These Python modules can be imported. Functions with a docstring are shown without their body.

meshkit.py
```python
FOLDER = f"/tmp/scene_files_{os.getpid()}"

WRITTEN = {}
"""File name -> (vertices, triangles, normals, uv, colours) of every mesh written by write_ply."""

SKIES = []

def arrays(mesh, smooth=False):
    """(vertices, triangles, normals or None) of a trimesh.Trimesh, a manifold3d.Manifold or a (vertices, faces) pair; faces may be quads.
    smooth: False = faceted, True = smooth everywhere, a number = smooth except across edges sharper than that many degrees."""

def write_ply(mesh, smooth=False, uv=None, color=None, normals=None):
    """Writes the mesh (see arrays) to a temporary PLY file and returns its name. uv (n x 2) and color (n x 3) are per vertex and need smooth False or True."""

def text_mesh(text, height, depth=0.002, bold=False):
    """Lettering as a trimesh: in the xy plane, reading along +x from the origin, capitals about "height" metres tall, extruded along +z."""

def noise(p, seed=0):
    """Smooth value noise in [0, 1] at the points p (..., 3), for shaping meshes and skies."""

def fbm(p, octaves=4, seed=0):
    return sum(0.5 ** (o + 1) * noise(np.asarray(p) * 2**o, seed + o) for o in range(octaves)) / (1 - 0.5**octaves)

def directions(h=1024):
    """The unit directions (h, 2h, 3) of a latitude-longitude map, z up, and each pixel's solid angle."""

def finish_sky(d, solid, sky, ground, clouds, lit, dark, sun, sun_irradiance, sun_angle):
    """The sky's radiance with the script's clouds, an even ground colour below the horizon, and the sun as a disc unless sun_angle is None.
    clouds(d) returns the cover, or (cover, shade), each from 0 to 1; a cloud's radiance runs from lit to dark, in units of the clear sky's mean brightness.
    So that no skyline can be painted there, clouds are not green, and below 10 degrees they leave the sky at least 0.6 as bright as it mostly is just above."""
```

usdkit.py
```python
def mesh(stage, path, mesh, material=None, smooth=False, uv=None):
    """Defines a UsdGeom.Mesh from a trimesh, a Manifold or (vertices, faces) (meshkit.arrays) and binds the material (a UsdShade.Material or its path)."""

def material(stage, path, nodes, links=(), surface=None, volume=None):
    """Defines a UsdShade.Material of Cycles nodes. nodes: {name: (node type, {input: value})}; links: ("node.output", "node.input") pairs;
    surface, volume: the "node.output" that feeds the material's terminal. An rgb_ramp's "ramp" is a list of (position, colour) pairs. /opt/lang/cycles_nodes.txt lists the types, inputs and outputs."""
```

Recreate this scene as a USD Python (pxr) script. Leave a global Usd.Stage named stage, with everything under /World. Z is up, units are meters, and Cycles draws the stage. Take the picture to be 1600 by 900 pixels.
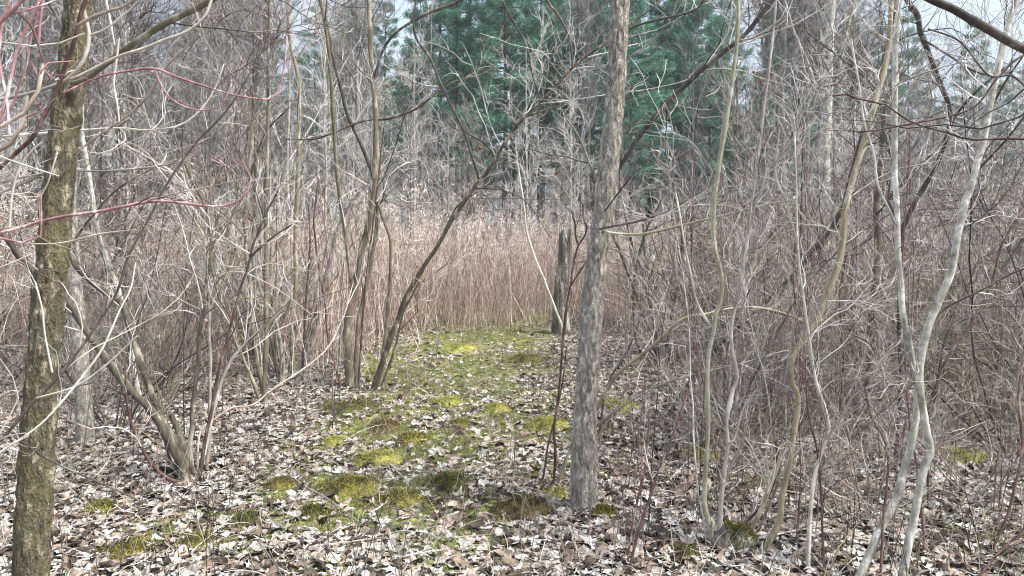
import math, numpy as np, usdkit, meshkit
from pxr import Gf, Sdf, Usd, UsdGeom, UsdLux, UsdShade, Vt

stage = Usd.Stage.CreateInMemory()
UsdGeom.SetStageUpAxis(stage, "Z"); UsdGeom.SetStageMetersPerUnit(stage, 1.0)
UsdGeom.Xform.Define(stage, "/World"); UsdGeom.Scope.Define(stage, "/World/Looks")

# ------------------------------------------------------------------ camera, sky, sun, exposure
FPX, EYE, HOR = 1160.0, 1.6, 400.0          # focal length in px of the 1600 px wide photograph, eye height, horizon row
cam = UsdGeom.Camera.Define(stage, "/World/camera")
cam.CreateHorizontalApertureAttr(36.0); cam.CreateFocalLengthAttr(36.0 * FPX / 1600)
cam.CreateVerticalApertureAttr(36.0 * 9 / 16)
cam.CreateVerticalApertureOffsetAttr(-36.0 * (450 - HOR) / 1600)
cam.AddTranslateOp().Set(Gf.Vec3d(0, 0, EYE)); cam.AddRotateXOp().Set(90.0)
cam.CreateClippingRangeAttr(Gf.Vec2f(0.05, 2000))
cam.CreateExposureAttr(2.58)

SUN = np.array([0.80, -0.30, 1.15]); SUN /= np.linalg.norm(SUN)
sky_mat = usdkit.material(stage, "/World/Looks/sky", {
    "tc": ("texture_coordinate", {}),
    "sky": ("sky_texture", {"sky_type": "single_scattering", "sun_disc": False, "sun_elevation": float(math.asin(SUN[2])),
                            "sun_rotation": float(math.atan2(SUN[0], SUN[1]))}),
    "n": ("noise_texture", {"scale": 2.2, "detail": 6.0, "roughness": 0.6}),
    "ramp": ("rgb_ramp", {"ramp": [(0.30, (0.55, 0.55, 0.55)), (0.62, (0.97, 0.97, 0.97))]}),
    "mx": ("mix", {"color2": (2.35, 2.7, 3.2)}),
    "bg": ("background_shader", {"strength": 0.06})},
    [("tc.generated", "n.vector"), ("n.fac", "ramp.fac"), ("ramp.color", "mx.fac"), ("sky.color", "mx.color1"), ("mx.color", "bg.color")], surface="bg.background")
dome = UsdLux.DomeLight.Define(stage, "/World/sky")
UsdShade.MaterialBindingAPI.Apply(dome.GetPrim()).Bind(sky_mat)
dome.GetPrim().SetCustomDataByKey("kind", "structure")
sun = UsdLux.DistantLight.Define(stage, "/World/sun")
sun.CreateIntensityAttr(0.4); sun.CreateAngleAttr(14.0); sun.CreateColorAttr(Gf.Vec3f(1.0, 0.985, 0.96))
sun.GetPrim().CreateAttribute("inputs:normalize", Sdf.ValueTypeNames.Bool).Set(True)
sun.AddTransformOp().Set(Gf.Matrix4d(Gf.Rotation(Gf.Vec3d(0, 0, 1), Gf.Vec3d(*map(float, SUN))), Gf.Vec3d(0, 0, 0)))

# ------------------------------------------------------------------ helpers: prims
USED = {}
def numbered(parent, name):
    k = USED.get((parent, name), 0); USED[(parent, name)] = k + 1
    return f"{parent}/{name}" + (f"_{k:03d}" if k else "")

def tag(prim, label=None, cat=None, group=None, kind=None):
    for k, v in (("label", label), ("category", cat), ("group", group), ("kind", kind)):
        if v: prim.SetCustomDataByKey(k, v)
    return prim

def thing(name, label=None, cat=None, loc=(0, 0, 0), rz=0.0, sc=1.0, group=None):
    x = UsdGeom.Xform.Define(stage, numbered("/World", name))
    x.AddTranslateOp().Set(Gf.Vec3d(*map(float, loc)))
    if rz: x.AddRotateZOp().Set(float(math.degrees(rz)))
    if sc != 1.0: x.AddScaleOp().Set(Gf.Vec3f(float(sc)))
    return tag(x.GetPrim(), label, cat, group)

def obj(name, vf, mat, parent=None, smooth=True, rnd=None, extra=None, loc=None):
    path = numbered(parent.GetPath().pathString if parent is not None else "/World", name)
    v, f = vf[0], vf[1]
    if loc is not None: v = v - np.asarray(loc)
    m = usdkit.mesh(stage, path, (v, f), mat, smooth=smooth)
    if loc is not None and parent is None: UsdGeom.Xformable(m).AddTranslateOp().Set(Gf.Vec3d(*map(float, loc)))
    if rnd is None and len(vf) > 2: rnd = vf[2]
    for nm, a in (("rnd", rnd), *((extra or {}).items())):
        if a is not None:
            a = np.broadcast_to(np.asarray(a, np.float32), (len(v),)).copy()
            UsdGeom.PrimvarsAPI(m).CreatePrimvar(nm, Sdf.ValueTypeNames.FloatArray, "vertex").Set(Vt.FloatArray.FromNumpy(a))
    return m.GetPrim()

def copy_of(src, name, label, cat, loc, rz, sc, group=None):
    r = thing(name, label, cat, loc, rz, sc, group)
    r.GetReferences().AddInternalReference(src); r.SetInstanceable(True)
    return r

def proto(name):
    return stage.CreateClassPrim("/" + name)

def scatter(name, protos, pos, idx, quat, sc, label, cat=None, kind="stuff"):
    path = numbered("/World", name)
    pi = UsdGeom.PointInstancer.Define(stage, path)
    pi.CreatePrototypesRel().SetTargets([p.GetPath() for p in protos(path)])
    pi.CreatePositionsAttr(Vt.Vec3fArray.FromNumpy(np.asarray(pos, np.float32)))
    pi.CreateProtoIndicesAttr(Vt.IntArray.FromNumpy(np.asarray(idx, np.int32)))
    q = np.asarray(quat, np.float32)
    pi.CreateOrientationsAttr(Vt.QuathArray([Gf.Quath(float(a[0]), float(a[1]), float(a[2]), float(a[3])) for a in q]))
    pi.CreateScalesAttr(Vt.Vec3fArray.FromNumpy(np.repeat(np.asarray(sc, np.float32)[:, None], 3, 1)))
    return tag(pi.GetPrim(), label, cat, kind=kind)

def quats(rng, n, tilt):
    """random spin about z followed by a random tilt (radians, normal)"""
    a = rng.uniform(0, 2 * np.pi, n); t = np.abs(rng.normal(0, tilt, n)); b = rng.uniform(0, 2 * np.pi, n)
    q1 = np.stack([np.cos(t / 2), np.sin(t / 2) * np.cos(b), np.sin(t / 2) * np.sin(b), 0 * t], 1)
    w1, x1, y1, z1 = q1.T; w2, z2 = np.cos(a / 2), np.sin(a / 2)
    return np.stack([w1 * w2 - z1 * z2, x1 * w2 + y1 * z2, y1 * w2 - x1 * z2, w1 * z2 + z1 * w2], 1)

# ------------------------------------------------------------------ helpers: shapes
def unit(a): return a / np.maximum(np.linalg.norm(a, axis=-1, keepdims=True), 1e-9)

def tubes(P, R, sides=3, rnd=None):
    """P (M,N,3), R (M,N): open tapered tubes with a closed tip as one mesh -> (v, f, rnd)"""
    P = np.asarray(P, float); R = np.asarray(R, float); M, N, _ = P.shape
    T = unit(np.gradient(P, axis=1))
    ref = np.where((np.abs(T.mean(1)[:, 2:3]) > 0.75), [[1.0, 0.2, 0.0]], [[0.1, 0.0, 1.0]])[:, None]
    U = unit(np.cross(T, ref)); W = np.cross(T, U)
    a = np.arange(sides) * 2 * np.pi / sides
    ring = U[:, :, None] * np.cos(a)[:, None] + W[:, :, None] * np.sin(a)[:, None]
    v = (P[:, :, None] + ring * R[:, :, None, None]).reshape(-1, 3)
    i = np.arange(M)[:, None, None] * (N * sides) + np.arange(N - 1)[None, :, None] * sides
    k = np.arange(sides)[None, None]; k2 = (k + 1) % sides
    q = np.stack([i + k, i + k2, i + sides + k2, i + sides + k], -1).reshape(-1, 4)
    f = np.vstack([q[:, [0, 2, 1]], q[:, [0, 3, 2]]])
    r = np.repeat(np.zeros(M) if rnd is None else rnd, N * sides)
    return v, f, r

def join(*ms):
    ms = [m for m in ms if m is not None and len(m[0])]
    n = np.cumsum([0] + [len(m[0]) for m in ms])
    return (np.vstack([m[0] for m in ms]), np.vstack([m[1] + k for m, k in zip(ms, n)]),
            np.concatenate([m[2] if len(m) > 2 else np.zeros(len(m[0])) for m in ms]))

def smooth_path(p, n):
    """Catmull-Rom through the rows of p, n samples evenly along the length"""
    p = np.asarray(p, float)
    if len(p) == 2: p = np.vstack([p[0], p.mean(0), p[1]])
    q = np.vstack([2 * p[0] - p[1], p, 2 * p[-1] - p[-2]])
    t = np.linspace(0, 1, 9)[:-1, None]; out = []
    for a, b, c, d in zip(q[:-3], q[1:-2], q[2:-1], q[3:]):
        out.append(0.5 * (2 * b + (c - a) * t + (2 * a - 5 * b + 4 * c - d) * t**2 + (3 * b - a - 3 * c + d) * t**3))
    out = np.vstack(out + [p[-1:]])
    s = np.concatenate([[0], np.cumsum(np.linalg.norm(np.diff(out[:, :3], axis=0), axis=1))])
    u = np.linspace(0, s[-1], n)
    return np.stack([np.interp(u, s, out[:, k]) for k in range(out.shape[1])], 1)

def trunk_mesh(pts, rad, sides, lump=0.06, lump_scale=7.0, ridge=0.0, seed=0, flare=0.0):
    """one detailed stem: rings along pts, radius with lumps, knots and vertical bark ridges"""
    pts = np.asarray(pts, float); n = len(pts)
    T = unit(np.gradient(pts, axis=0)); U = np.zeros_like(T)
    u = np.cross(T[0], [0.3, 1, 0.1]); u /= np.linalg.norm(u)
    for k in range(n):
        u = u - T[k] * (u @ T[k]); u /= np.linalg.norm(u); U[k] = u
    W = np.cross(T, U); a = np.arange(sides) * 2 * np.pi / sides
    ring = U[:, None] * np.cos(a)[:, None] + W[:, None] * np.sin(a)[:, None]
    s = np.concatenate([[0], np.cumsum(np.linalg.norm(np.diff(pts, axis=0), axis=1))])
    c = np.stack([np.broadcast_to(np.cos(a), (n, sides)), np.broadcast_to(np.sin(a), (n, sides)), np.broadcast_to(s[:, None], (n, sides))], -1)
    r = rad[:, None] * (1 + lump * (meshkit.fbm(c * [1.3, 1.3, lump_scale] + seed * 17.3, 3, seed) - 0.5) * 2)
    if flare:
        lobes = 0.6 + 0.5 * np.cos(a * 3 + seed) + 0.3 * np.cos(a * 5 + 2 * seed)
        r = r + rad[:, None] * flare * np.exp(-s / 0.10)[:, None] * np.maximum(lobes, 0.1)
    if ridge:
        w = c.copy(); w[..., 2] *= 1.0
        n1 = meshkit.fbm(w * [4.6, 4.6, 9] + seed * 3.1 + 50, 3, seed + 5)
        rid = 1 - np.abs(2 * n1 - 1) * 2.2
        n2 = meshkit.fbm(w * [16, 16, 40] + seed * 5.7 + 90, 2, seed + 9)
        r = r + ridge * (0.75 * -np.clip(rid, -0.6, 1) + 0.7 * (n2 - 0.5))
    v = (pts[:, None] + ring * r[..., None]).reshape(-1, 3)
    i = np.arange(n - 1)[:, None] * sides; k = np.arange(sides)[None]; k2 = (k + 1) % sides
    q = np.stack([i + k, i + k2, i + sides + k2, i + sides + k], -1).reshape(-1, 4)
    f = np.vstack([q[:, [0, 1, 2]], q[:, [0, 2, 3]]])
    v = np.vstack([v, pts[-1] + T[-1] * rad[-1] * 0.4]); top = len(v) - 1; b = (n - 1) * sides
    f = np.vstack([f, np.stack([b + np.arange(sides), b + (np.arange(sides) + 1) % sides, np.full(sides, top)], 1)])
    return v, f, np.zeros(len(v))

def sprout(rng, P, R, n, t=(0.2, 1.0), length=(0.3, 0.8), ang=(0.5, 1.1), up=0.25, wig=0.22, N=6, rmax=0.006, rtip=0.0012, rk=0.6, side=None):
    """n child shoots on the parents P (M,N0,3) / R: -> (P2, R2)"""
    P = np.asarray(P, float); R = np.asarray(R, float); M, N0, _ = P.shape
    L = np.linalg.norm(np.diff(P, axis=1), axis=2).sum(1)
    who = rng.choice(M, n, p=L / L.sum()); u = rng.uniform(*t, n) * (N0 - 1.001)
    i = u.astype(int); fr = (u - i)[:, None]
    base = P[who, i] * (1 - fr) + P[who, i + 1] * fr
    tan = unit(P[who, i + 1] - P[who, i]); rad = R[who, i] * (1 - fr[:, 0]) + R[who, i + 1] * fr[:, 0]
    g = rng.normal(size=(n, 3)); g[:, 2] *= 0.7
    perp = unit(g - tan * (g * tan).sum(1, keepdims=True))
    a = rng.uniform(*ang, n)[:, None]
    d = unit(tan * np.cos(a) + perp * np.sin(a) + [0, 0, up * 0.6])
    ln = rng.uniform(*length, n) * np.where(rng.random(n) < 0.15, 1.6, 1.0) * (1.15 - 0.5 * u / N0)
    pts = [base]; curve = rng.normal(0, wig * 0.6, (n, 3))
    for k in range(N - 1):
        d = unit(d + rng.normal(0, wig, (n, 3)) + curve + [0, 0, up * 0.35])
        pts.append(pts[-1] + d * (ln / (N - 1))[:, None])
    P2 = np.stack(pts, 1)
    r0 = np.minimum(rad * rk, rmax) * rng.uniform(0.75, 1.0, n)
    r0 = np.maximum(r0, rtip * 1.2)
    R2 = r0[:, None] + (np.minimum(rtip, r0) - r0)[:, None] * np.linspace(0, 1, N)[None] ** 0.9
    return P2, R2

def at(px, py, d):
    """the point at forward distance d seen at photograph pixel px, py"""
    return np.array([(px - 800) / FPX * d, d, EYE - (py - HOR) / FPX * d])

def trace(pix, d0, d1, w):
    """a stem read off the photograph -> (pts, radii). w: widths in px at even steps along it"""
    pix = np.asarray(pix, float); s = np.concatenate([[0], np.cumsum(np.hypot(*np.diff(pix, axis=0).T))]); s /= s[-1]
    d = d0 + (d1 - d0) * s
    pts = np.stack([at(x, y, k) for (x, y), k in zip(pix, d)])
    wid = np.interp(s, np.linspace(0, 1, len(w)), w) / 2 / FPX * d
    n = max(8, int(np.hypot(*np.diff(pix, axis=0).T).sum() / 9))
    q = smooth_path(np.column_stack([pts, wid]), n)
    return q[:, :3], np.maximum(q[:, 3], 0.0008)

def dead_leaf(rng, n_out=11, size=0.05, lobed=False, curl=1.0):
    """one curled leaf: midpoint, inner ring, outer ring"""
    a = np.arange(n_out) * 2 * np.pi / n_out
    asp = rng.uniform(0.55, 0.85)
    r = 1 / np.sqrt((np.cos(a)) ** 2 + (np.sin(a) / asp) ** 2) * (1 + 0.22 * np.exp(-((a + np.pi) % (2 * np.pi) - np.pi) ** 2 * 5))
    if lobed: r = r * (1 + 0.33 * np.cos(5 * a)) * rng.uniform(0.8, 1.1, n_out)
    r = r * rng.uniform(0.88, 1.1, n_out) * size
    xy = np.vstack([[0, 0], np.stack([np.cos(a), np.sin(a)], 1) * r[:, None] * 0.52, np.stack([np.cos(a), np.sin(a)], 1) * r[:, None]])
    c1, c2, w = rng.uniform(-7, 14) * curl, rng.uniform(-2, 5) * curl, rng.uniform(-5, 5) * curl
    z = (c1 * xy[:, 1] ** 2 + c2 * xy[:, 0] ** 2 + w * xy[:, 0] * xy[:, 1]) * (0.06 / size) ** 0.5 + 0.10 * size * rng.normal(size=len(xy)) + 0.25 * size * np.maximum(0, np.abs(xy[:, 1]) / size - 0.45) * rng.uniform(0, 1.6)
    v = np.column_stack([xy, z]); i = np.arange(n_out); j = (i + 1) % n_out
    f = np.vstack([np.stack([i * 0, 1 + i, 1 + j], 1), np.stack([1 + i, 1 + n_out + i, 1 + n_out + j], 1), np.stack([1 + i, 1 + n_out + j, 1 + j], 1)])
    return v, f

def resample(pts, rad, n=24):
    q = smooth_path(np.column_stack([pts, rad]), n) if len(pts) < 40 else np.column_stack([pts, rad])[np.linspace(0, len(pts) - 1, n).round().astype(int)]
    return q[:, :3], q[:, 3]

# ------------------------------------------------------------------ materials
def bark(name, c1, c2, c3=None, scale=14.0, zs=0.35, bump=0.5, dist=0.01, vary=0.35, rough=0.85, moss=None, at3=0.62):
    """two or three bark colours in patches stretched along z, varied by the mesh's own rnd value"""
    nodes = {"tc": ("texture_coordinate", {}), "mp": ("mapping", {"scale": (1.0, 1.0, zs)}),
             "n": ("noise_texture", {"scale": scale, "detail": 5.0, "roughness": 0.65}),
             "n2": ("noise_texture", {"scale": scale * 4.3, "detail": 3.0, "roughness": 0.6}),
             "r": ("rgb_ramp", {"ramp": [(0.32, c1), (0.55, c2), (at3, c3 or c2)]}),
             "at": ("attribute", {"attribute": "rnd"}),
             "val": ("math", {"math_type": "multiply_add", "value2": vary * 2, "value3": 1.0 - vary}),
             "sc": ("mix", {"mix_type": "multiply", "fac": 1.0}),
             "m2": ("map_range", {"from_min": 0.3, "from_max": 0.7, "to_min": 0.72, "to_max": 1.15}),
             "sc2": ("mix", {"mix_type": "multiply", "fac": 1.0}),
             "ad": ("math", {"math_type": "add"}),
             "b": ("bump", {"strength": bump, "distance": dist}),
             "p": ("principled_bsdf", {"roughness": rough, "specular_ior_level": 0.3})}
    links = [("tc.object", "mp.vector"), ("mp.vector", "n.vector"), ("mp.vector", "n2.vector"), ("n.fac", "r.fac"),
             ("at.fac", "val.value1"), ("r.color", "sc.color1"), ("val.value", "sc.color2"),
             ("n2.fac", "m2.value"), ("sc.color", "sc2.color1"), ("m2.result", "sc2.color2"),
             ("n.fac", "ad.value1"), ("n2.fac", "ad.value2"), ("ad.value", "b.height"), ("b.normal", "p.normal")]
    last = "sc2.color"
    if moss:
        nodes |= {"n3": ("noise_texture", {"scale": 5.0, "detail": 5.0, "roughness": 0.7}), "mr": ("map_range", {"from_min": 0.47, "from_max": 0.6}),
                  "mm": ("mix", {"color2": moss})}
        links += [("tc.object", "n3.vector"), ("n3.fac", "mr.value"), ("mr.result", "mm.fac"), (last, "mm.color1")]
        last = "mm.color"
    return usdkit.material(stage, f"/World/Looks/{name}", nodes, links + [(last, "p.base_color")], surface="p.BSDF")

B_left = bark("bark_mossy_left", (0.038, 0.031, 0.02), (0.165, 0.138, 0.088), (0.52, 0.46, 0.32), scale=27, zs=0.5, bump=1.0, dist=0.02, vary=0.0, moss=(0.145, 0.125, 0.062), at3=0.67)
B_mid = bark("bark_ridged", (0.13, 0.11, 0.09), (0.44, 0.39, 0.325), (0.70, 0.645, 0.565), scale=40, zs=0.42, bump=1.0, dist=0.02, vary=0.0)
B_olive = bark("bark_olive", (0.095, 0.078, 0.052), (0.21, 0.178, 0.12), (0.40, 0.355, 0.27), scale=11, zs=0.3, bump=0.4)
B_brown = bark("bark_brown", (0.04, 0.032, 0.024), (0.135, 0.112, 0.08), (0.36, 0.315, 0.24), scale=12, zs=0.35, bump=0.5)
B_grey = bark("bark_grey", (0.19, 0.165, 0.14), (0.36, 0.32, 0.275), (0.52, 0.48, 0.43), scale=10, zs=0.4, bump=0.3)
B_pale = bark("bark_pale", (0.20, 0.18, 0.14), (0.48, 0.455, 0.385), (0.72, 0.69, 0.625), scale=13, zs=0.8, bump=0.35, vary=0.15)
B_tan = bark("bark_tan", (0.20, 0.16, 0.10), (0.34, 0.285, 0.195), (0.52, 0.46, 0.35), scale=9, zs=0.4, bump=0.35, vary=0.2)
B_green = bark("bark_green", (0.24, 0.22, 0.14), (0.38, 0.36, 0.26), (0.58, 0.56, 0.47), scale=7, zs=0.5, bump=0.25, vary=0.2)
B_dark = bark("bark_dark", (0.042, 0.034, 0.03), (0.105, 0.086, 0.072), (0.23, 0.20, 0.17), scale=12, zs=0.4, bump=0.4)
B_red = bark("bark_red", (0.055, 0.031, 0.026), (0.13, 0.078, 0.064), (0.28, 0.20, 0.172), scale=16, zs=0.4, bump=0.3)
B_pink = bark("bark_pink", (0.20, 0.085, 0.095), (0.38, 0.22, 0.222), (0.66, 0.53, 0.51), scale=16, zs=0.5, bump=0.25)
B_peach = bark("bark_peach", (0.28, 0.21, 0.165), (0.45, 0.365, 0.30), (0.64, 0.56, 0.49), scale=12, zs=0.5, bump=0.25)
B_white = bark("bark_white_twig", (0.38, 0.34, 0.28), (0.58, 0.53, 0.45), (0.72, 0.68, 0.60), scale=9, zs=0.5, bump=0.2, vary=0.25)
T_pale = bark("twig_pale", (0.36, 0.325, 0.29), (0.58, 0.535, 0.485), (0.78, 0.735, 0.68), scale=6, zs=1, bump=0.1, vary=0.5)
T_buff = bark("twig_buff", (0.19, 0.16, 0.135), (0.40, 0.345, 0.30), (0.70, 0.64, 0.575), scale=6, zs=1, bump=0.1, vary=0.6)
T_purple = bark("twig_purple", (0.085, 0.05, 0.05), (0.185, 0.12, 0.116), (0.37, 0.285, 0.27), scale=6, zs=1, bump=0.1, vary=0.5)
T_mauve = bark("twig_mauve", (0.12, 0.10, 0.09), (0.29, 0.25, 0.225), (0.56, 0.515, 0.47), scale=6, zs=1, bump=0.1, vary=0.5)
T_olive = bark("twig_olive", (0.13, 0.10, 0.065), (0.23, 0.19, 0.12), (0.36, 0.31, 0.22), scale=6, zs=1, bump=0.1, vary=0.5)
T_dark = bark("twig_dark", (0.03, 0.024, 0.022), (0.075, 0.061, 0.055), (0.15, 0.128, 0.115), scale=6, zs=1, bump=0.1, vary=0.4)
T_red = bark("twig_red", (0.085, 0.046, 0.042), (0.165, 0.10, 0.09), (0.31, 0.215, 0.195), scale=6, zs=1, bump=0.1, vary=0.4)
T_far = bark("twig_far", (0.12, 0.108, 0.10), (0.26, 0.24, 0.222), (0.47, 0.44, 0.41), scale=2, zs=1, bump=0.0, vary=0.6)
B_far = bark("bark_far", (0.13, 0.115, 0.10), (0.25, 0.23, 0.20), (0.42, 0.40, 0.36), scale=3, zs=0.25, bump=0.4, dist=0.03, vary=0.3)
B_pine = bark("bark_pine", (0.03, 0.025, 0.022), (0.065, 0.055, 0.048), (0.11, 0.095, 0.085), scale=4, zs=0.3, bump=0.5, dist=0.03, vary=0.3)
B_snag = bark("bark_snag", (0.05, 0.043, 0.036), (0.19, 0.165, 0.14), (0.42, 0.38, 0.33), scale=9, zs=0.18, bump=1.0, dist=0.03, vary=0.0)
B_reed = bark("reed_stalk", (0.20, 0.135, 0.105), (0.45, 0.345, 0.28), (0.72, 0.62, 0.54), scale=3, zs=1, bump=0.0, vary=0.6)
B_plume = bark("reed_plume", (0.50, 0.40, 0.33), (0.62, 0.52, 0.45), (0.74, 0.65, 0.58), scale=9, zs=1, bump=0.0, vary=0.2)

def leafy(name, c1, c2, scale=30.0, trans=0.25, vary=0.3, rough=0.7):
    return usdkit.material(stage, f"/World/Looks/{name}", {
        "tc": ("texture_coordinate", {}), "n": ("noise_texture", {"scale": scale, "detail": 4.0, "roughness": 0.6}),
        "r": ("rgb_ramp", {"ramp": [(0.35, c1), (0.65, c2)]}), "at": ("attribute", {"attribute": "rnd"}),
        "val": ("math", {"math_type": "multiply_add", "value2": 2 * vary, "value3": 1 - vary}),
        "sc": ("mix", {"mix_type": "multiply", "fac": 1.0}),
        "p": ("principled_bsdf", {"roughness": rough, "specular_ior_level": 0.25}), "t": ("translucent_bsdf", {}), "mx": ("mix_closure", {"fac": trans})},
        [("tc.object", "n.vector"), ("n.fac", "r.fac"), ("at.fac", "val.value1"), ("r.color", "sc.color1"), ("val.value", "sc.color2"),
         ("sc.color", "p.base_color"), ("sc.color", "t.color"), ("p.BSDF", "mx.closure1"), ("t.BSDF", "mx.closure2")], surface="mx.closure")

LEAVES = [("pale grey", leafy("leaf_pale", (0.38, 0.355, 0.325), (0.68, 0.645, 0.605), 25, 0.12)),
          ("tan", leafy("leaf_tan", (0.25, 0.195, 0.155), (0.46, 0.385, 0.325), 25, 0.12)),
          ("pinkish buff", leafy("leaf_buff", (0.28, 0.24, 0.205), (0.52, 0.465, 0.41), 25, 0.12)),
          ("brown", leafy("leaf_brown", (0.125, 0.09, 0.066), (0.26, 0.20, 0.15), 25, 0.12)),
          ("dark brown", leafy("leaf_dark", (0.03, 0.021, 0.016), (0.085, 0.06, 0.045), 25, 0.08))]
L_cling = leafy("leaf_clinging", (0.14, 0.072, 0.04), (0.30, 0.17, 0.10), 25, 0.3)
M_grass = leafy("grass_blade", (0.12, 0.20, 0.065), (0.27, 0.36, 0.14), 6, 0.3, 0.4)
M_straw = leafy("straw", (0.34, 0.27, 0.17), (0.52, 0.44, 0.31), 6, 0.15, 0.4)
M_sprig = leafy("moss_sprig", (0.13, 0.13, 0.035), (0.31, 0.30, 0.095), 8, 0.2, 0.4)
MOSS = {"bright": leafy("moss_bright", (0.13, 0.125, 0.035), (0.50, 0.48, 0.13), 7, 0.15, 0.35),
        "olive": leafy("moss_olive", (0.06, 0.052, 0.018), (0.28, 0.25, 0.06), 7, 0.12, 0.4),
        "dark": leafy("moss_dark", (0.04, 0.036, 0.014), (0.14, 0.14, 0.035), 7, 0.1, 0.4),
        "rust": leafy("moss_rust", (0.055, 0.036, 0.02), (0.19, 0.14, 0.05), 7, 0.1, 0.4)}
M_needle = leafy("pine_needle", (0.07, 0.175, 0.12), (0.19, 0.37, 0.255), 0.6, 0.15, 0.5)
M_needle_far = leafy("pine_needle_far", (0.03, 0.09, 0.075), (0.07, 0.15, 0.12), 0.6, 0.15, 0.5)

ground_mat = usdkit.material(stage, "/World/Looks/forest_floor", {
    "tc": ("texture_coordinate", {}), "n": ("noise_texture", {"scale": 9.0, "detail": 7.0, "roughness": 0.7}),
    "v": ("voronoi_texture", {"scale": 16.0, "randomness": 1.0}),
    "sep": ("separate_color", {}),
    "duff": ("rgb_ramp", {"ramp": [(0.0, (0.014, 0.010, 0.008)), (0.45, (0.05, 0.037, 0.028)), (0.75, (0.15, 0.115, 0.09)), (1.0, (0.34, 0.29, 0.25))]}),
    "moss": ("rgb_ramp", {"ramp": [(0.3, (0.045, 0.042, 0.018)), (0.46, (0.15, 0.15, 0.05)), (0.62, (0.33, 0.33, 0.11))]}),
    "at": ("attribute", {"attribute": "moss"}), "am": ("math", {"math_type": "add"}), "mr": ("map_range", {"from_min": 0.62, "from_max": 0.9}),
    "mx": ("mix", {}), "b": ("bump", {"strength": 1.0, "distance": 0.03}), "ad": ("math", {"math_type": "add"}),
    "p": ("principled_bsdf", {"roughness": 0.95, "specular_ior_level": 0.15})},
    [("tc.object", "n.vector"), ("tc.object", "v.vector"), ("v.color", "sep.color"), ("sep.r", "duff.fac"), ("n.fac", "moss.fac"),
     ("at.fac", "am.value1"), ("n.fac", "am.value2"), ("am.value", "mr.value"), ("mr.result", "mx.fac"), ("duff.color", "mx.color1"), ("moss.color", "mx.color2"),
     ("n.fac", "ad.value1"), ("v.distance", "ad.value2"), ("ad.value", "b.height"), ("b.normal", "p.normal"), ("mx.color", "p.base_color")], surface="p.BSDF")

# ------------------------------------------------------------------ the ground
def G(x, y):
    x, y = np.asarray(x, float), np.asarray(y, float)
    p = np.stack([x, y, 0 * x], -1)
    return 0.16 * (meshkit.fbm(p * 0.45 + 31.7, 3, 2) - 0.5) * np.clip((np.hypot(x, y) - 1) / 8, 0.35, 1) + 0.05 * (meshkit.fbm(p * 2.3 + 11.1, 3, 4) - 0.5)

def path_mask(x, y):
    cx = np.interp(y, [3.5, 5.3, 7.0, 11.6, 18.5, 23], [-0.75, -0.85, -0.6, -0.9, -0.5, 0.0])
    hw = np.interp(y, [3.5, 5.3, 7.0, 11.6, 18.5, 23], [0.65, 1.0, 1.3, 1.45, 1.35, 1.2])
    return np.exp(-((x - cx) / hw) ** 2 * 1.1) * np.interp(y, [3.2, 4.4, 5.5], [0.3, 0.9, 1.0]) * np.interp(y, [19, 24], [1, 0.3])

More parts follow.
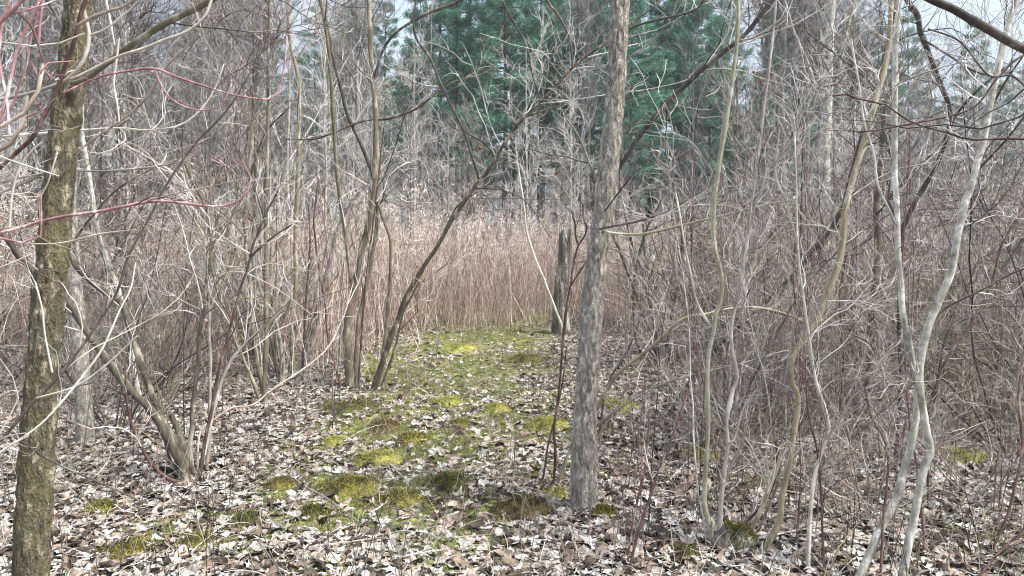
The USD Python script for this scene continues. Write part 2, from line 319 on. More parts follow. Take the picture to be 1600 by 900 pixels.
def moss_at(x, y):
    p = np.stack([x, y, 0 * x], -1)
    side = 0.55 * np.clip((meshkit.fbm(p * 0.8 + 7.7, 3, 8) - 0.56) * 6, 0, 1) * np.interp(y, [3.4, 5.5], [0.2, 1])
    return np.clip(np.maximum(path_mask(x, y), side), 0, 1) * np.clip(0.60 + 3.6 * (meshkit.fbm(p * 2.1 + 3.3, 4, 6) - 0.45), 0.05, 1.15)

xs = np.unique(np.concatenate([np.arange(-12, 12.01, 0.12), np.sign(np.arange(-40, 41)) * (12 + 0.5 * 1.2 ** np.abs(np.arange(-40, 41)))]))
ys = np.unique(np.concatenate([np.arange(1, 26, 0.12), 26 + 0.5 * 1.2 ** np.arange(0, 42), -np.geomspace(0.5, 60, 12), [0.5]]))
X, Y = np.meshgrid(xs, ys, indexing="ij")
Z = G(X, Y)
gv = np.stack([X, Y, Z], -1).reshape(-1, 3); nx, ny = X.shape
ii = (np.arange(nx - 1)[:, None] * ny + np.arange(ny - 1)[None]).ravel()
gf = np.vstack([np.stack([ii, ii + ny, ii + ny + 1], 1), np.stack([ii, ii + ny + 1, ii + 1], 1)])
tag(obj("ground", (gv, gf), ground_mat, extra={"moss": moss_at(X.ravel(), Y.ravel()) * (np.abs(Y.ravel() - 15) < 16)}), kind="structure")

# ------------------------------------------------------------------ traced trees and shrubs (read off the photograph, each at its own distance)
SOLID = []                                    # (x, y, radius) of stems standing on the ground, for the litter to avoid

def hero(name, label, cat, stems, twigs=(), seed=0, group=None, cling=0):
    """stems: (part, pixels, d0, d1, widths, material[, options]); the first one stands on the ground. twigs: dicts for sprout, chained by level"""
    rng = np.random.default_rng(1000 + seed)
    built = []
    for part, pix, d0, d1, w, mat, *o in stems:
        o = dict(o[0]) if o else {}
        pix = [tuple(p) for p in pix]; w = list(w)
        if pix[-1][1] <= 4 and not o.get("end"):       # goes on above the frame
            (ax, ay), (bx, by) = pix[-2:]; k = 260 / max(ay - by, 30)
            pix += [(bx + (bx - ax) * k * .45, by - 120), (bx + (bx - ax) * k * .8, by - 260)]; w += [w[-1] * 0.7]
        pts, rad = trace(pix, d0, d1, w)
        if not o.get("detail"): rad = rad * (0.78 if w[0] > 4 else 0.9)
        if o.get("foot"):                              # rises from an unseen foot (x, y) beside the frame
            fx, fy = o["foot"]
            lo = np.array([[fx, fy, float(G(fx, fy)) - 0.05], [fx + (pts[0, 0] - fx) * 0.25, fy + (pts[0, 1] - fy) * 0.2, pts[0, 2] * 0.6]])
            q = smooth_path(np.column_stack([np.vstack([lo, pts[0] + (pts[0] - pts[2]) * 3 + [0, 0, -0.02], pts]), np.concatenate([[rad[0] * 1.5, rad[0] * 1.3, rad[0] * 1.05], rad])]), len(pts) + 20)
            pts, rad = q[:, :3], q[:, 3]
        elif not o.get("up"):
            x, y = pts[0, :2]; g = float(G(x, y)); keep = pts[:, 2] > g + 0.01
            pts, rad = pts[keep], rad[keep]
            pts = np.vstack([[pts[0, 0], pts[0, 1], g - 0.08], pts]); rad = np.concatenate([[rad[0]], rad])
            SOLID.append((x, y, rad[0]))
        if not o.get("detail"):
            pts = pts + (meshkit.noise(np.column_stack([pts[:, 2] * 6, pts[:, 0] * 6, np.full(len(pts), seed * 3.3)]), 3)[:, None] - 0.5) * [1, 0.6, 0] * np.minimum(rad.mean() * 1.2, 0.014)
            kk = meshkit.noise(np.column_stack([np.arange(len(pts)) * 0.31, np.full(len(pts), seed * 1.7 + len(built)), np.zeros(len(pts))]), 9)
            rad = rad * (0.93 + 0.35 * np.clip(kk - 0.72, 0, 1) / 0.28)          # swollen nodes where shoots left
        built.append((part, pts, rad, mat, o))
    b = built[0][1][0]; base = np.array([b[0], b[1], float(G(b[0], b[1]))])
    if "foot" in built[0][4]: base = np.array([*built[0][4]["foot"], float(G(*built[0][4]["foot"]))])
    t = thing(name, label, cat, base, group=group)
    for k, (part, pts, rad, mat, o) in enumerate(built):
        if o.get("detail"):
            n = int(np.linalg.norm(np.diff(pts, axis=0), axis=1).sum() / o["detail"][0])
            q = smooth_path(np.column_stack([pts, rad]), n)
            vf = trunk_mesh(q[:, :3] - base, q[:, 3], o["detail"][1], o.get("lump", 0.07), 5.0, o.get("ridge", 0.006), seed + k, o.get("flare", 0.0))
        else:
            px = rad.mean() * 2 / max(pts[:, 1].mean(), 1) * FPX
            vf = trunk_mesh(pts - base, rad, 14 if px > 9 else 9 if px > 5 else 6, 0.10 if px > 5 else 0.07, 6.0, 0, seed * 7 + k)
        p = obj(part, vf, mat, t, rnd=rng.uniform(0.25, 0.8))
        if o.get("label"): tag(p, o["label"])
    rs = [resample(p, r) for _, p, r, _, o in built if not o.get("bare")]
    P, R = np.stack([r[0] for r in rs]), np.stack([r[1] for r in rs])
    for tw in twigs:
        tw = dict(tw); mat = tw.pop("mat"); levels = tw.pop("levels"); ms = []
        p, r = P, R
        for k, lv in enumerate(levels):
            lv = dict(lv); N = lv.get("N", 6)
            p2, r2 = sprout(rng, p, r, **lv)
            ms.append(tubes(p2 - base, r2, 4 if k == 0 else 3, rng.uniform(0, 1, len(p2)))); p, r = p2, r2
        tag(obj("twigs", join(*ms), mat, t), kind="stuff")
        if cling and tw is not None:
            lv = []
            for _ in range(cling):
                a = p2[rng.integers(len(p2)), -1] - base; v, f = dead_leaf(rng, 9, rng.uniform(0.008, 0.017), False, 9.0)
                lv.append((v[:, [2, 1, 0]] * [1, 1, -1] @ np.array([[math.cos(a[0] * 90), math.sin(a[0] * 90), 0], [-math.sin(a[0] * 90), math.cos(a[0] * 90), 0], [0, 0, 1]]) + a - [0, 0, 0.015], f, np.full(len(v), rng.random())))
            tag(obj("dead_leaves", join(*lv), L_cling, t), kind="stuff"); cling = 0
    return t

def tw(mat, n1, n2, n3=0, l1=(0.35, 0.9), l2=(0.15, 0.45), l3=(0.06, 0.2), t=(0.3, 1.0), r=0.005, tip=0.0011, up=0.25, ang=(0.5, 1.1)):
    lv = [dict(n=n1, t=t, length=l1, N=8, rmax=r, rtip=tip, up=up, ang=ang), dict(n=n2, length=l2, N=6, rmax=r * 0.55, rtip=tip, up=up * 0.8, t=(0.15, 1))]
    if n3: lv.append(dict(n=n3, length=l3, N=4, rmax=r * 0.36, rtip=tip, up=up * 0.6, t=(0.15, 1)))
    return dict(mat=mat, levels=lv)

UP = {"up": 1}; UPB = {"up": 1, "bare": 1}
dd = lambda py: EYE * FPX / (py - HOR)

hero("mossy_tree", "mossy olive-barked tree trunk standing at the left edge of the picture, nearest to the viewer", "tree", [
    ("trunk", [(43, 985), (48, 900), (60, 680), (77, 460), (97, 240), (112, 110), (123, 0), (132, -150), (138, -420)], 3.28, 3.4, (56, 53, 51, 49, 46, 43, 42, 38, 34, 30), B_left,
     {"detail": (0.010, 84), "ridge": 0.011, "lump": 0.06, "bare": 1}),
    ("branch", [(112, 130), (122, 128), (138, 122), (155, 108), (175, 93), (200, 74), (250, 42), (330, 0), (420, -60)], 3.28, 3.0, (11, 13, 14, 13, 12, 10), B_olive, UP),
    ("branch", [(108, 60), (92, 30), (78, 5), (60, -40)], 3.3, 3.5, (8, 7, 6), B_dark, UP)],
    [tw(T_dark, 8, 40, 40, t=(0.2, 1))], 1)

hero("ridged_tree", "tall straight tree with ridged grey-brown bark standing alone right of the mossy path", "tree", [
    ("trunk", [(911, 803), (913, 700), (917, 600), (925, 480), (934, 400), (943, 340), (952, 250), (961, 150), (969, 0), (974, -150), (978, -420)], 4.66, 4.9, (46, 38, 36, 36, 34, 32, 31, 30, 29, 27, 24), B_mid,
     {"detail": (0.011, 76), "ridge": 0.012, "lump": 0.06, "flare": 0.42, "bare": 1}),
    ("branch", [(960, 280), (967, 264), (985, 235), (1000, 212), (1020, 187), (1047, 157), (1077, 128), (1107, 100), (1147, 68), (1170, 47), (1207, 0), (1240, -40)], 4.78, 4.4, (8, 11, 11, 10, 9, 8, 7), B_dark, UP),
    ("branch", [(938, 356), (955, 364), (1000, 366), (1050, 356), (1100, 344), (1150, 332), (1200, 319), (1240, 313)], 4.6, 4.2, (5, 6, 6, 5, 4, 3), B_green, {"up": 1, "label": "low greenish branch sweeping right from the trunk"}),
    ("branch", [(936, 358), (970, 351), (1000, 345), (1045, 330), (1075, 312)], 4.6, 4.3, (4, 4, 3, 2), B_dark, UP),
    ("branch", [(950, 75), (985, 44), (1040, 28), (1080, 18), (1100, 0)], 4.8, 4.6, (6, 5, 4, 4), B_dark, UP),
    ("branch", [(940, 300), (925, 265), (905, 215), (880, 180)], 4.8, 5.1, (6, 5, 4, 3), B_olive, UP),
    ("branch", [(945, 330), (975, 290), (1000, 262)], 4.6, 4.5, (3, 3, 2), B_dark, UP),
    ("root", [(884, 812), (896, 798), (905, 780), (910, 762)], 4.58, 4.68, (8, 15, 17, 10), B_mid, UPB),
    ("root", [(941, 810), (928, 798), (919, 780), (914, 760)], 4.56, 4.66, (8, 15, 17, 10), B_mid, UPB)],
    [tw(T_dark, 14, 60, 60), tw(T_pale, 26, 110, 110, t=(0.3, 1), r=0.006, tip=0.0015, l1=(0.4, 1.3))], 2, cling=14)

hero("left_clump_tree", "many-stemmed leaning shrub with two thick stems bent left, just right of the mossy trunk", "shrub", [
    ("stem", [(290, 752), (283, 722), (264, 690), (250, 660), (232, 635), (205, 612), (165, 560), (140, 525), (122, 498), (103, 472), (60, 430), (30, 400), (10, 372), (-40, 330), (-90, 270)], 5.25, 4.9, (24, 18, 16, 15, 14, 13, 12, 11), B_brown),
    ("stem", [(292, 752), (284, 715), (262, 670), (245, 635), (230, 597), (212, 545), (197, 500), (188, 472), (165, 457), (144, 441), (122, 418), (107, 392), (92, 350), (85, 300), (92, 250), (85, 200)], 5.3, 5.5, (18, 15, 14, 13, 12, 12, 11, 9, 7, 5), B_brown),
    ("stem", [(303, 748), (297, 705), (300, 660), (306, 600), (313, 520), (322, 450), (331, 390), (326, 340), (317, 312), (303, 288), (290, 257), (274, 214)], 5.35, 5.8, (12, 10, 9, 8, 7, 6, 4), B_brown),
    ("stem", [(311, 748), (318, 700), (330, 640), (345, 570), (357, 520), (374, 457), (391, 402), (410, 347), (434, 298)], 5.3, 5.2, (9, 8, 7, 6, 5, 4), B_red, {"label": "reddish straight stem leaning right"}),
    ("branch", [(391, 402), (415, 380), (441, 360), (469, 345)], 5.2, 5.1, (4, 3, 3), B_red, UP),
    ("stem", [(322, 738), (327, 690), (328, 640), (329, 560), (326, 480), (324, 420), (321, 370), (330, 300)], 5.5, 5.7, (8, 8, 7, 7, 5, 4), B_grey),
    ("stem", [(310, 745), (323, 690), (336, 630), (363, 562), (398, 523), (420, 502), (442, 481), (458, 446)], 5.35, 5.9, (9, 8, 8, 7, 6, 4), B_grey),
    ("stem", [(288, 754), (263, 748), (235, 722), (212, 680), (202, 650), (196, 618), (196, 572)], 5.2, 5.0, (8, 7, 6, 5, 4), B_red),
    ("stem", [(293, 750), (268, 722), (258, 690), (251, 640), (244, 600)], 5.3, 5.4, (7, 6, 5, 3), B_brown),
    ("stub", [(292, 730), (286, 700), (277, 670), (268, 648)], 5.36, 5.36, (15, 14, 13, 11), B_brown, {"up": 1, "bare": 1, "label": "short cut-off stem stub"}),
    ("stem", [(309, 742), (310, 692), (316, 668), (332, 657), (352, 642), (366, 636), (384, 635), (400, 630), (420, 612), (432, 604), (473, 577), (505, 552), (521, 530), (533, 502), (542, 481), (552, 440)], 5.4, 7.6, (5, 5, 4.5, 4.5, 4, 3.5, 2.5), B_peach, {"label": "low arching pale stem reaching right over the leaves"})],
    [tw(T_olive, 34, 150, 120, t=(0.4, 1), r=0.007, tip=0.0015, l1=(0.4, 1.3)), tw(T_pale, 46, 170, 140, t=(0.45, 1), r=0.0065, tip=0.0015, l1=(0.4, 1.3)), tw(T_dark, 16, 50, 40, t=(0.4, 1), r=0.007, tip=0.0015, l1=(0.4, 1.2))], 3)

hero("slim_tree", "slim straight trunk behind the many-stemmed shrub, half hidden by the mossy trunk", "tree", [
    ("trunk", [(134, 693), (131, 640), (126, 560), (121, 500), (116, 440), (112, 380), (108, 320), (112, 230), (118, 120), (120, 0)], dd(693), dd(693), (27, 24, 21, 20, 18, 17, 15), B_mid, {"flare": 0.1, "detail": (0.03, 26), "ridge": 0.003}),
    ("branch", [(112, 380), (150, 330), (190, 290), (240, 262)], 6.3, 6.0, (6, 5, 3), B_olive, UP)],
    [tw(T_mauve, 20, 90, 120)], 4)

hero("grey_tree", "pale grey crooked tree behind the left shrub, leaning right from its foot", "tree", [
    ("trunk", [(222, 645), (212, 590), (200, 520), (185, 455), (173, 423), (163, 391), (152, 359), (148, 332), (143, 300), (136, 255), (128, 200), (130, 120), (138, 0)], dd(645), 7.2, (12, 11, 11, 10, 9, 9, 8, 6), B_pale),
    ("branch", [(150, 345), (175, 300), (205, 262), (230, 215)], 7.4, 7.2, (5, 4, 3), B_grey, UP)],
    [tw(T_pale, 18, 90, 120)], 5)

hero("middle_clump_tree", "clump of slender olive trunks left of the path, one dark trunk leaning right", "tree", [
    ("stem", [(547, 609), (545, 570), (542, 530), (545, 490), (552, 460), (558, 435), (566, 385), (575, 355), (585, 300), (587, 250), (587, 165), (582, 125), (578, 50), (577, 0)], 9.0, 9.2, (20, 17, 15, 14, 13, 12, 11, 10, 8, 7), B_olive),
    ("stem", [(556, 607), (557, 540), (566, 475), (577, 425), (585, 380), (590, 330), (586, 285)], 9.05, 9.15, (11, 10, 9, 9, 8, 7), B_olive),
    ("stem", [(551, 450), (543, 400), (537, 350), (527, 275), (520, 175), (515, 100), (509, 40), (500, 0)], 9.0, 8.7, (9, 8, 8, 7, 6), B_olive, UP),
    ("stem", [(585, 285), (578, 262), (562, 220), (541, 175), (530, 125), (520, 90), (512, 40), (498, 0)], 9.1, 8.8, (8, 8, 7, 6, 5), B_dark, UP),
    ("stem", [(582, 613), (598, 565), (610, 527), (626, 487), (639, 455), (656, 426), (679, 391), (697, 359), (719, 325), (739, 295), (758, 273), (787, 227), (807, 197), (830, 173), (857, 147), (893, 107), (917, 87), (950, 65), (975, 45), (1010, 20)], 8.8, 8.0, (14, 12, 10, 9, 9, 8.5, 8, 7, 6, 5, 4), B_brown, {"label": "dark trunk leaning far to the right"}),
    ("branch", [(748, 280), (738, 245), (723, 200), (707, 170), (690, 133), (673, 93), (650, 60), (646, 30), (650, 0)], 8.4, 8.6, (6, 5, 5, 4, 4), B_dark, UP),
    ("stem", [(591, 611), (598, 555), (604, 505), (609, 455), (611, 412), (609, 374), (597, 338), (588, 305), (588, 270)], 9.0, 9.1, (9, 8, 8, 7, 7, 6), B_olive),
    ("stem", [(594, 611), (617, 545), (629, 490), (640, 470), (655, 440)], 8.9, 8.7, (7, 6, 5, 4), B_olive),
    ("stem", [(560, 608), (564, 540), (572, 440), (583, 350), (592, 270), (600, 200)], 8.8, 8.6, (5, 5, 4, 3), B_red),
    ("branch", [(586, 185), (555, 193), (500, 215), (470, 218), (445, 217)], 9.1, 8.8, (5, 5, 4, 3), B_dark, UP),
    ("branch", [(587, 187), (610, 185), (650, 170), (685, 142), (712, 118)], 9.1, 8.8, (5, 5, 4, 3), B_dark, UP),
    ("branch", [(586, 120), (600, 75), (620, 50), (660, 25), (720, 0), (770, -30)], 9.1, 8.6, (7, 6, 6, 5), B_dark, UP),
    ("branch", [(697, 355), (715, 322), (745, 300)], 8.6, 8.4, (3, 3, 2), B_dark, UP),
    ("branch", [(845, 158), (830, 110), (822, 70), (800, 30), (785, 0)], 8.1, 8.2, (5, 4, 4, 3), B_dark, UP),
    ("branch", [(895, 105), (890, 60), (870, 20), (855, 0)], 8.0, 8.1, (4, 4, 3), B_dark, UP)],
    [tw(T_olive, 44, 170, 180, t=(0.45, 1), r=0.010, tip=0.0024, l1=(0.6, 1.8), l2=(0.25, 0.7)), tw(T_pale, 60, 230, 240, t=(0.5, 1), r=0.009, tip=0.0024, l1=(0.6, 1.8), l2=(0.25, 0.7)), tw(T_dark, 24, 70, 50, t=(0.5, 1), r=0.009, tip=0.0022, l1=(0.6, 1.8))], 6)

hero("olive_pole_tree", "tall thin olive sapling pair left of the middle clump, rising out of the frame", "tree", [
    ("stem", [(412, 617), (400, 555), (394, 500), (391, 450), (386, 403), (383, 350), (384, 320), (388, 281), (393, 229), (396, 184), (398, 145), (410, 65), (420, 0)], dd(617), 8.3, (10, 10, 9, 9, 9, 8, 8), B_olive),
    ("stem", [(404, 620), (391, 585), (372, 540), (350, 480), (338, 430)], dd(620), 8.6, (8, 7, 5, 4), B_olive),
    ("branch", [(388, 290), (402, 240), (420, 200), (452, 168)], 8.4, 8.2, (5, 4, 3), B_dark, UP)],
    [tw(T_mauve, 36, 160, 240, t=(0.35, 1), r=0.006, l1=(0.5, 1.3))], 7)
hero("crooked_sapling", "pale mottled crooked sapling between the olive sapling and the middle clump", "tree", [
    ("stem", [(444, 584), (437, 530), (428, 492), (412, 466), (403, 438), (396, 409), (398, 360), (406, 300)], dd(584), 9.6, (8, 8, 7, 7, 6, 5), B_pale)], [tw(T_pale, 24, 110, 160, t=(0.3, 1), l1=(0.4, 1.1))], 8)
hero("bent_sapling", "thin olive sapling with a bend at reed height beside the crooked pale one", "tree", [
    ("stem", [(434, 590), (420, 506), (414, 443), (408, 390), (403, 357), (398, 315), (400, 250), (408, 180)], dd(590), 9.4, (7, 7, 6, 5, 4), B_olive)], [tw(T_olive, 22, 100, 150, t=(0.3, 1), l1=(0.4, 1.1))], 9)
hero("tan_sapling", "straight tan sapling standing against the reeds, left of the middle clump", "tree", [
    ("stem", [(458, 584), (456, 506), (462, 453), (462, 397), (462, 350), (465, 290), (467, 175), (465, 120), (452, 60), (450, 0)], dd(584), 9.8, (9, 9, 8, 8, 7, 6), B_tan)], [tw(T_pale, 26, 130, 200, t=(0.4, 1), l1=(0.4, 1.2))], 10)
hero("leaning_sapling", "pale sapling leaning right behind the middle clump", "tree", [
    ("stem", [(484, 566), (489, 520), (498, 475), (511, 425), (520, 385), (532, 345), (550, 315), (580, 275), (610, 235)], dd(566), 10.8, (11, 10, 9, 8, 7, 5), B_grey)], [tw(T_pale, 20, 110, 160, t=(0.3, 1), l1=(0.5, 1.2))], 11)
hero("red_whip", "thin red upright shoot against the reeds left of the middle clump", "shrub", [
    ("stem", [(472, 600), (476, 500), (480, 443), (484, 380), (482, 320)], dd(600), 9.3, (5, 5, 4, 3), B_red)], [tw(T_red, 8, 30, 40, t=(0.4, 1))], 12)
hero("red_whip", "thin dark red shoot bowing left in front of the middle clump", "shrub", [
    ("stem", [(534, 610), (515, 540), (508, 475), (501, 437), (495, 397), (491, 350), (496, 290)], dd(610), 8.8, (4, 4, 4, 3), B_red)], [tw(T_red, 8, 30, 40, t=(0.4, 1))], 13)

hero("forked_whip", "thin dark stem with a Y fork just left of the ridged tree", "shrub", [
    ("stem", [(865, 752), (867, 710), (865, 670), (870, 635), (877, 575), (882, 510), (886, 474), (892, 442), (894, 422), (899, 400), (904, 383), (913, 370), (917, 354), (912, 343), (910, 318)], 5.2, 4.9, (6, 6, 5, 5, 5, 4, 4, 3), B_red),
    ("branch", [(904, 383), (900, 372), (899, 358), (898, 345), (893, 328)], 4.95, 4.9, (4, 4, 3, 3), B_dark, UP),
    ("branch", [(891, 447), (902, 430), (914, 412), (922, 400)], 5, 4.85, (3, 3, 2), B_red, UP),
    ("stem", [(848, 750), (857, 690), (868, 650), (880, 590), (886, 540)], 5.25, 5.1, (4, 4, 3, 2), B_red),
    ("stem", [(874, 750), (882, 722), (895, 690), (905, 650)], 5.2, 5.1, (7, 7, 6, 5), B_tan)],
    [tw(T_red, 14, 40, 30, l1=(0.2, 0.5), l2=(0.1, 0.25))], 14)
hero("arching_shrub", "shrub behind the ridged tree with long tan stems arching right at knee height", "shrub", [
    ("stem", [(905, 705), (918, 668), (932, 637), (965, 585), (1015, 545), (1065, 500), (1105, 491), (1145, 482), (1185, 481), (1225, 490), (1268, 508)], dd(705), 5.6, (8, 8, 8, 8, 7, 6, 5), B_tan),
    ("stem", [(908, 700), (931, 667), (965, 640), (1010, 612), (1050, 595), (1100, 582), (1150, 570), (1215, 552), (1250, 540)], dd(700), 5.5, (6, 5, 5, 4, 3), B_grey),
    ("stem", [(925, 700), (960, 640), (1000, 570), (1040, 520), (1090, 470), (1130, 430), (1190, 380), (1230, 330)], dd(700), 6.6, (5, 5, 4, 4, 3), B_olive),
    ("stem", [(935, 690), (950, 600), (985, 540), (1005, 480), (1020, 420)], dd(690), 6.8, (5, 5, 4, 3), B_dark)],
    [tw(T_pale, 30, 130, 150, l1=(0.3, 0.9)), tw(T_olive, 20, 80, 90, l1=(0.3, 0.9))], 15)

hero("green_sapling", "smooth pale green sapling with a gentle S bend, right of the ridged tree", "tree", [
    ("trunk", [(1113, 858), (1111, 835), (1107, 812), (1101, 782), (1102, 750), (1105, 700), (1105, 620), (1105, 597), (1108, 550), (1116, 517), (1119, 493), (1127, 470), (1128, 443), (1122, 413), (1115, 367), (1115, 317), (1118, 296), (1123, 260), (1130, 217), (1137, 173), (1143, 133), (1150, 87), (1153, 40), (1152, 0)], 4.05, 4.2, (12, 10, 9, 9, 9, 10, 10, 10, 9, 8, 8, 7.5), B_green),
    ("branch", [(1118, 512), (1105, 502), (1088, 470), (1080, 430), (1070, 385), (1062, 335), (1055, 300)], 4.1, 4.3, (4, 4, 3, 3), B_white, UP),
    ("branch", [(1152, 65), (1180, 58), (1200, 45), (1230, 25)], 4.2, 4.1, (4, 3, 3), B_grey, UP)],
    [tw(T_pale, 10, 50, 50, t=(0.35, 1), l1=(0.25, 0.7))], 16)
hero("dark_sapling", "slender grey-brown sapling close beside the pale green one, on the same mossy stump", "tree", [
    ("trunk", [(1122, 862), (1125, 827), (1128, 767), (1135, 717), (1138, 693), (1135, 660), (1142, 627), (1147, 605), (1152, 588), (1144, 545), (1143, 508), (1149, 477), (1160, 443), (1167, 383), (1172, 333), (1177, 293), (1187, 220), (1195, 150), (1207, 60), (1212, 0)], 4.04, 4.5, (10, 9, 8, 7, 7, 6, 6, 5, 5, 4), B_grey),
    ("branch", [(1138, 692), (1146, 690), (1153, 667), (1160, 640), (1180, 610)], 4.1, 4.2, (6, 5, 4, 3), B_grey, UP),
    ("branch", [(1128, 770), (1140, 735), (1160, 690), (1172, 640)], 4.1, 4.2, (4, 4, 3, 2), B_tan, UP)],
    [tw(T_mauve, 22, 100, 120, t=(0.25, 1), l1=(0.25, 0.8))], 17, cling=22)
hero("olive_sapling", "olive-tan sapling with a knuckled bend at knee height, right of the mossy stump", "tree", [
    ("trunk", [(1186, 880), (1199, 850), (1217, 817), (1221, 783), (1228, 750), (1233, 727), (1240, 683), (1246, 645), (1246, 617), (1238, 600), (1235, 583), (1239, 557), (1253, 533), (1277, 497), (1290, 467), (1303, 433), (1313, 400), (1318, 360), (1320, 333), (1328, 297), (1347, 233), (1360, 187), (1373, 143), (1383, 100), (1390, 50), (1393, 0)], 3.95, 4.5, (15, 13, 12, 12, 13, 14, 13, 13, 12, 11, 10, 8, 7), B_tan),
    ("stem", [(1163, 848), (1187, 800), (1203, 760), (1217, 722), (1222, 700)], 4.15, 4.1, (10, 10, 9, 7), B_tan),
    ("stem", [(1143, 832), (1170, 812), (1197, 780), (1211, 747), (1215, 717), (1212, 690)], 4.2, 4.1, (5, 6, 6, 5), B_dark),
    ("stem", [(1180, 845), (1195, 805), (1212, 765), (1222, 715), (1232, 690)], 4.2, 4.2, (5, 5, 5, 4), B_olive),
    ("branch", [(1240, 690), (1260, 695), (1290, 680), (1330, 655)], 4.1, 4, (4, 3, 3), B_grey, UP)],
    [tw(T_pale, 24, 110, 120, t=(0.25, 1), l1=(0.25, 0.8)), tw(T_olive, 14, 60, 60, t=(0.2, 1), l1=(0.3, 0.9))], 18)
hero("pale_sapling", "thin pale sapling forking at knee height between the olive sapling and the two white trunks", "tree", [
    ("trunk", [(1262, 905), (1265, 850), (1267, 800), (1272, 750), (1280, 717), (1290, 687), (1294, 665), (1287, 633), (1276, 600), (1266, 540), (1256, 470), (1248, 400), (1245, 330), (1243, 250), (1240, 180)], 3.7, 4.3, (9, 8, 8, 8, 6, 5, 4, 4, 3), B_white),
    ("branch", [(1291, 687), (1303, 668), (1317, 648), (1335, 618), (1370, 600)], 3.8, 3.8, (6, 6, 5, 4), B_grey, UP),
    ("branch", [(1246, 380), (1230, 320), (1212, 270), (1218, 200)], 4.2, 4.4, (3, 3, 2), B_grey, UP)],
    [tw(T_pale, 20, 90, 100, t=(0.3, 1), l1=(0.25, 0.7))], 19)
hero("white_tree", "white-barked slender trunk leaning right at its foot, the left one of the two white trunks", "tree", [
    ("trunk", [(1338, 920), (1347, 893), (1367, 847), (1387, 803), (1403, 773), (1410, 743), (1420, 707), (1428, 667), (1433, 633), (1430, 590), (1423, 557), (1416, 517), (1410, 483), (1407, 443), (1402, 400), (1401, 333), (1400, 300), (1397, 233), (1398, 150), (1400, 83), (1403, 27), (1405, 0)], 3.6, 3.95, (18, 17, 16, 14, 13, 12, 12, 11, 11, 10, 9), B_pale),
    ("branch", [(1402, 360), (1390, 330), (1372, 290), (1365, 240), (1350, 190), (1340, 120), (1330, 60)], 3.9, 4.0, (5, 5, 4, 4), B_white, UP),
    ("branch", [(1400, 265), (1420, 240), (1440, 210), (1455, 160), (1450, 120)], 3.9, 3.8, (4, 4, 3, 2), B_grey, UP)],
    [tw(T_pale, 16, 80, 80, t=(0.4, 1), l1=(0.25, 0.8)), tw(T_mauve, 12, 60, 70, t=(0.4, 1), l1=(0.3, 0.9))], 20)
hero("white_tree", "white-barked trunk with a knee-high kink, the right one of the two white trunks", "tree", [
    ("trunk", [(1404, 920), (1410, 897), (1420, 847), (1430, 800), (1437, 760), (1447, 723), (1454, 705), (1448, 677), (1442, 640), (1437, 600), (1437, 577), (1443, 540), (1453, 503), (1470, 463), (1487, 423), (1497, 367), (1507, 317), (1517, 293), (1533, 233), (1543, 187), (1552, 143), (1563, 93), (1573, 47), (1587, 0)], 3.57, 3.8, (18, 17, 16, 15, 16, 15, 15, 14, 13, 12, 10, 8), B_pale),
    ("branch", [(1452, 508), (1480, 480), (1530, 455), (1575, 430), (1620, 412)], 3.7, 3.6, (5, 4, 4, 3), B_dark, UP),
    ("branch", [(1436, 590), (1412, 612), (1380, 640), (1350, 668)], 3.65, 3.6, (5, 5, 4), B_dark, UP),
    ("branch", [(1548, 170), (1570, 130), (1600, 85)], 3.75, 3.7, (4, 4, 3), B_dark, UP),
    ("branch", [(1524, 270), (1548, 245), (1575, 215), (1610, 170)], 3.75, 3.6, (5, 5, 4, 4), B_dark, UP)],
    [tw(T_pale, 14, 80, 80, t=(0.4, 1), l1=(0.25, 0.8)), tw(T_dark, 10, 50, 50, t=(0.4, 1), l1=(0.3, 0.9))], 21)
hero("dark_forked_tree", "dark slender tree forking in a Y between the two white trunks", "tree", [
    ("trunk", [(1398, 742), (1402, 680), (1408, 600), (1404, 520), (1406, 450), (1406, 420), (1406, 373), (1414, 348), (1433, 310), (1447, 287), (1467, 250), (1477, 220), (1485, 193), (1483, 167), (1470, 133), (1460, 107), (1447, 73), (1438, 50), (1433, 23), (1418, 0)], 5.4, 5.0, (9, 8, 8, 9, 10, 10, 11, 11, 10, 9), B_dark),
    ("branch", [(1406, 385), (1404, 360), (1397, 333), (1388, 310), (1395, 258), (1384, 215), (1376, 180)], 5.2, 5.3, (7, 6, 5, 4, 3), B_dark, UP),
    ("branch", [(1481, 200), (1505, 165), (1540, 130), (1600, 85), (1640, 60)], 5, 4.6, (6, 5, 5, 4), B_dark, UP),
    ("branch", [(1440, 60), (1480, 85), (1520, 110), (1553, 120)], 5, 4.8, (4, 4, 3), B_dark, UP)],
    [tw(T_dark, 24, 90, 90, t=(0.3, 1), r=0.006)], 22)
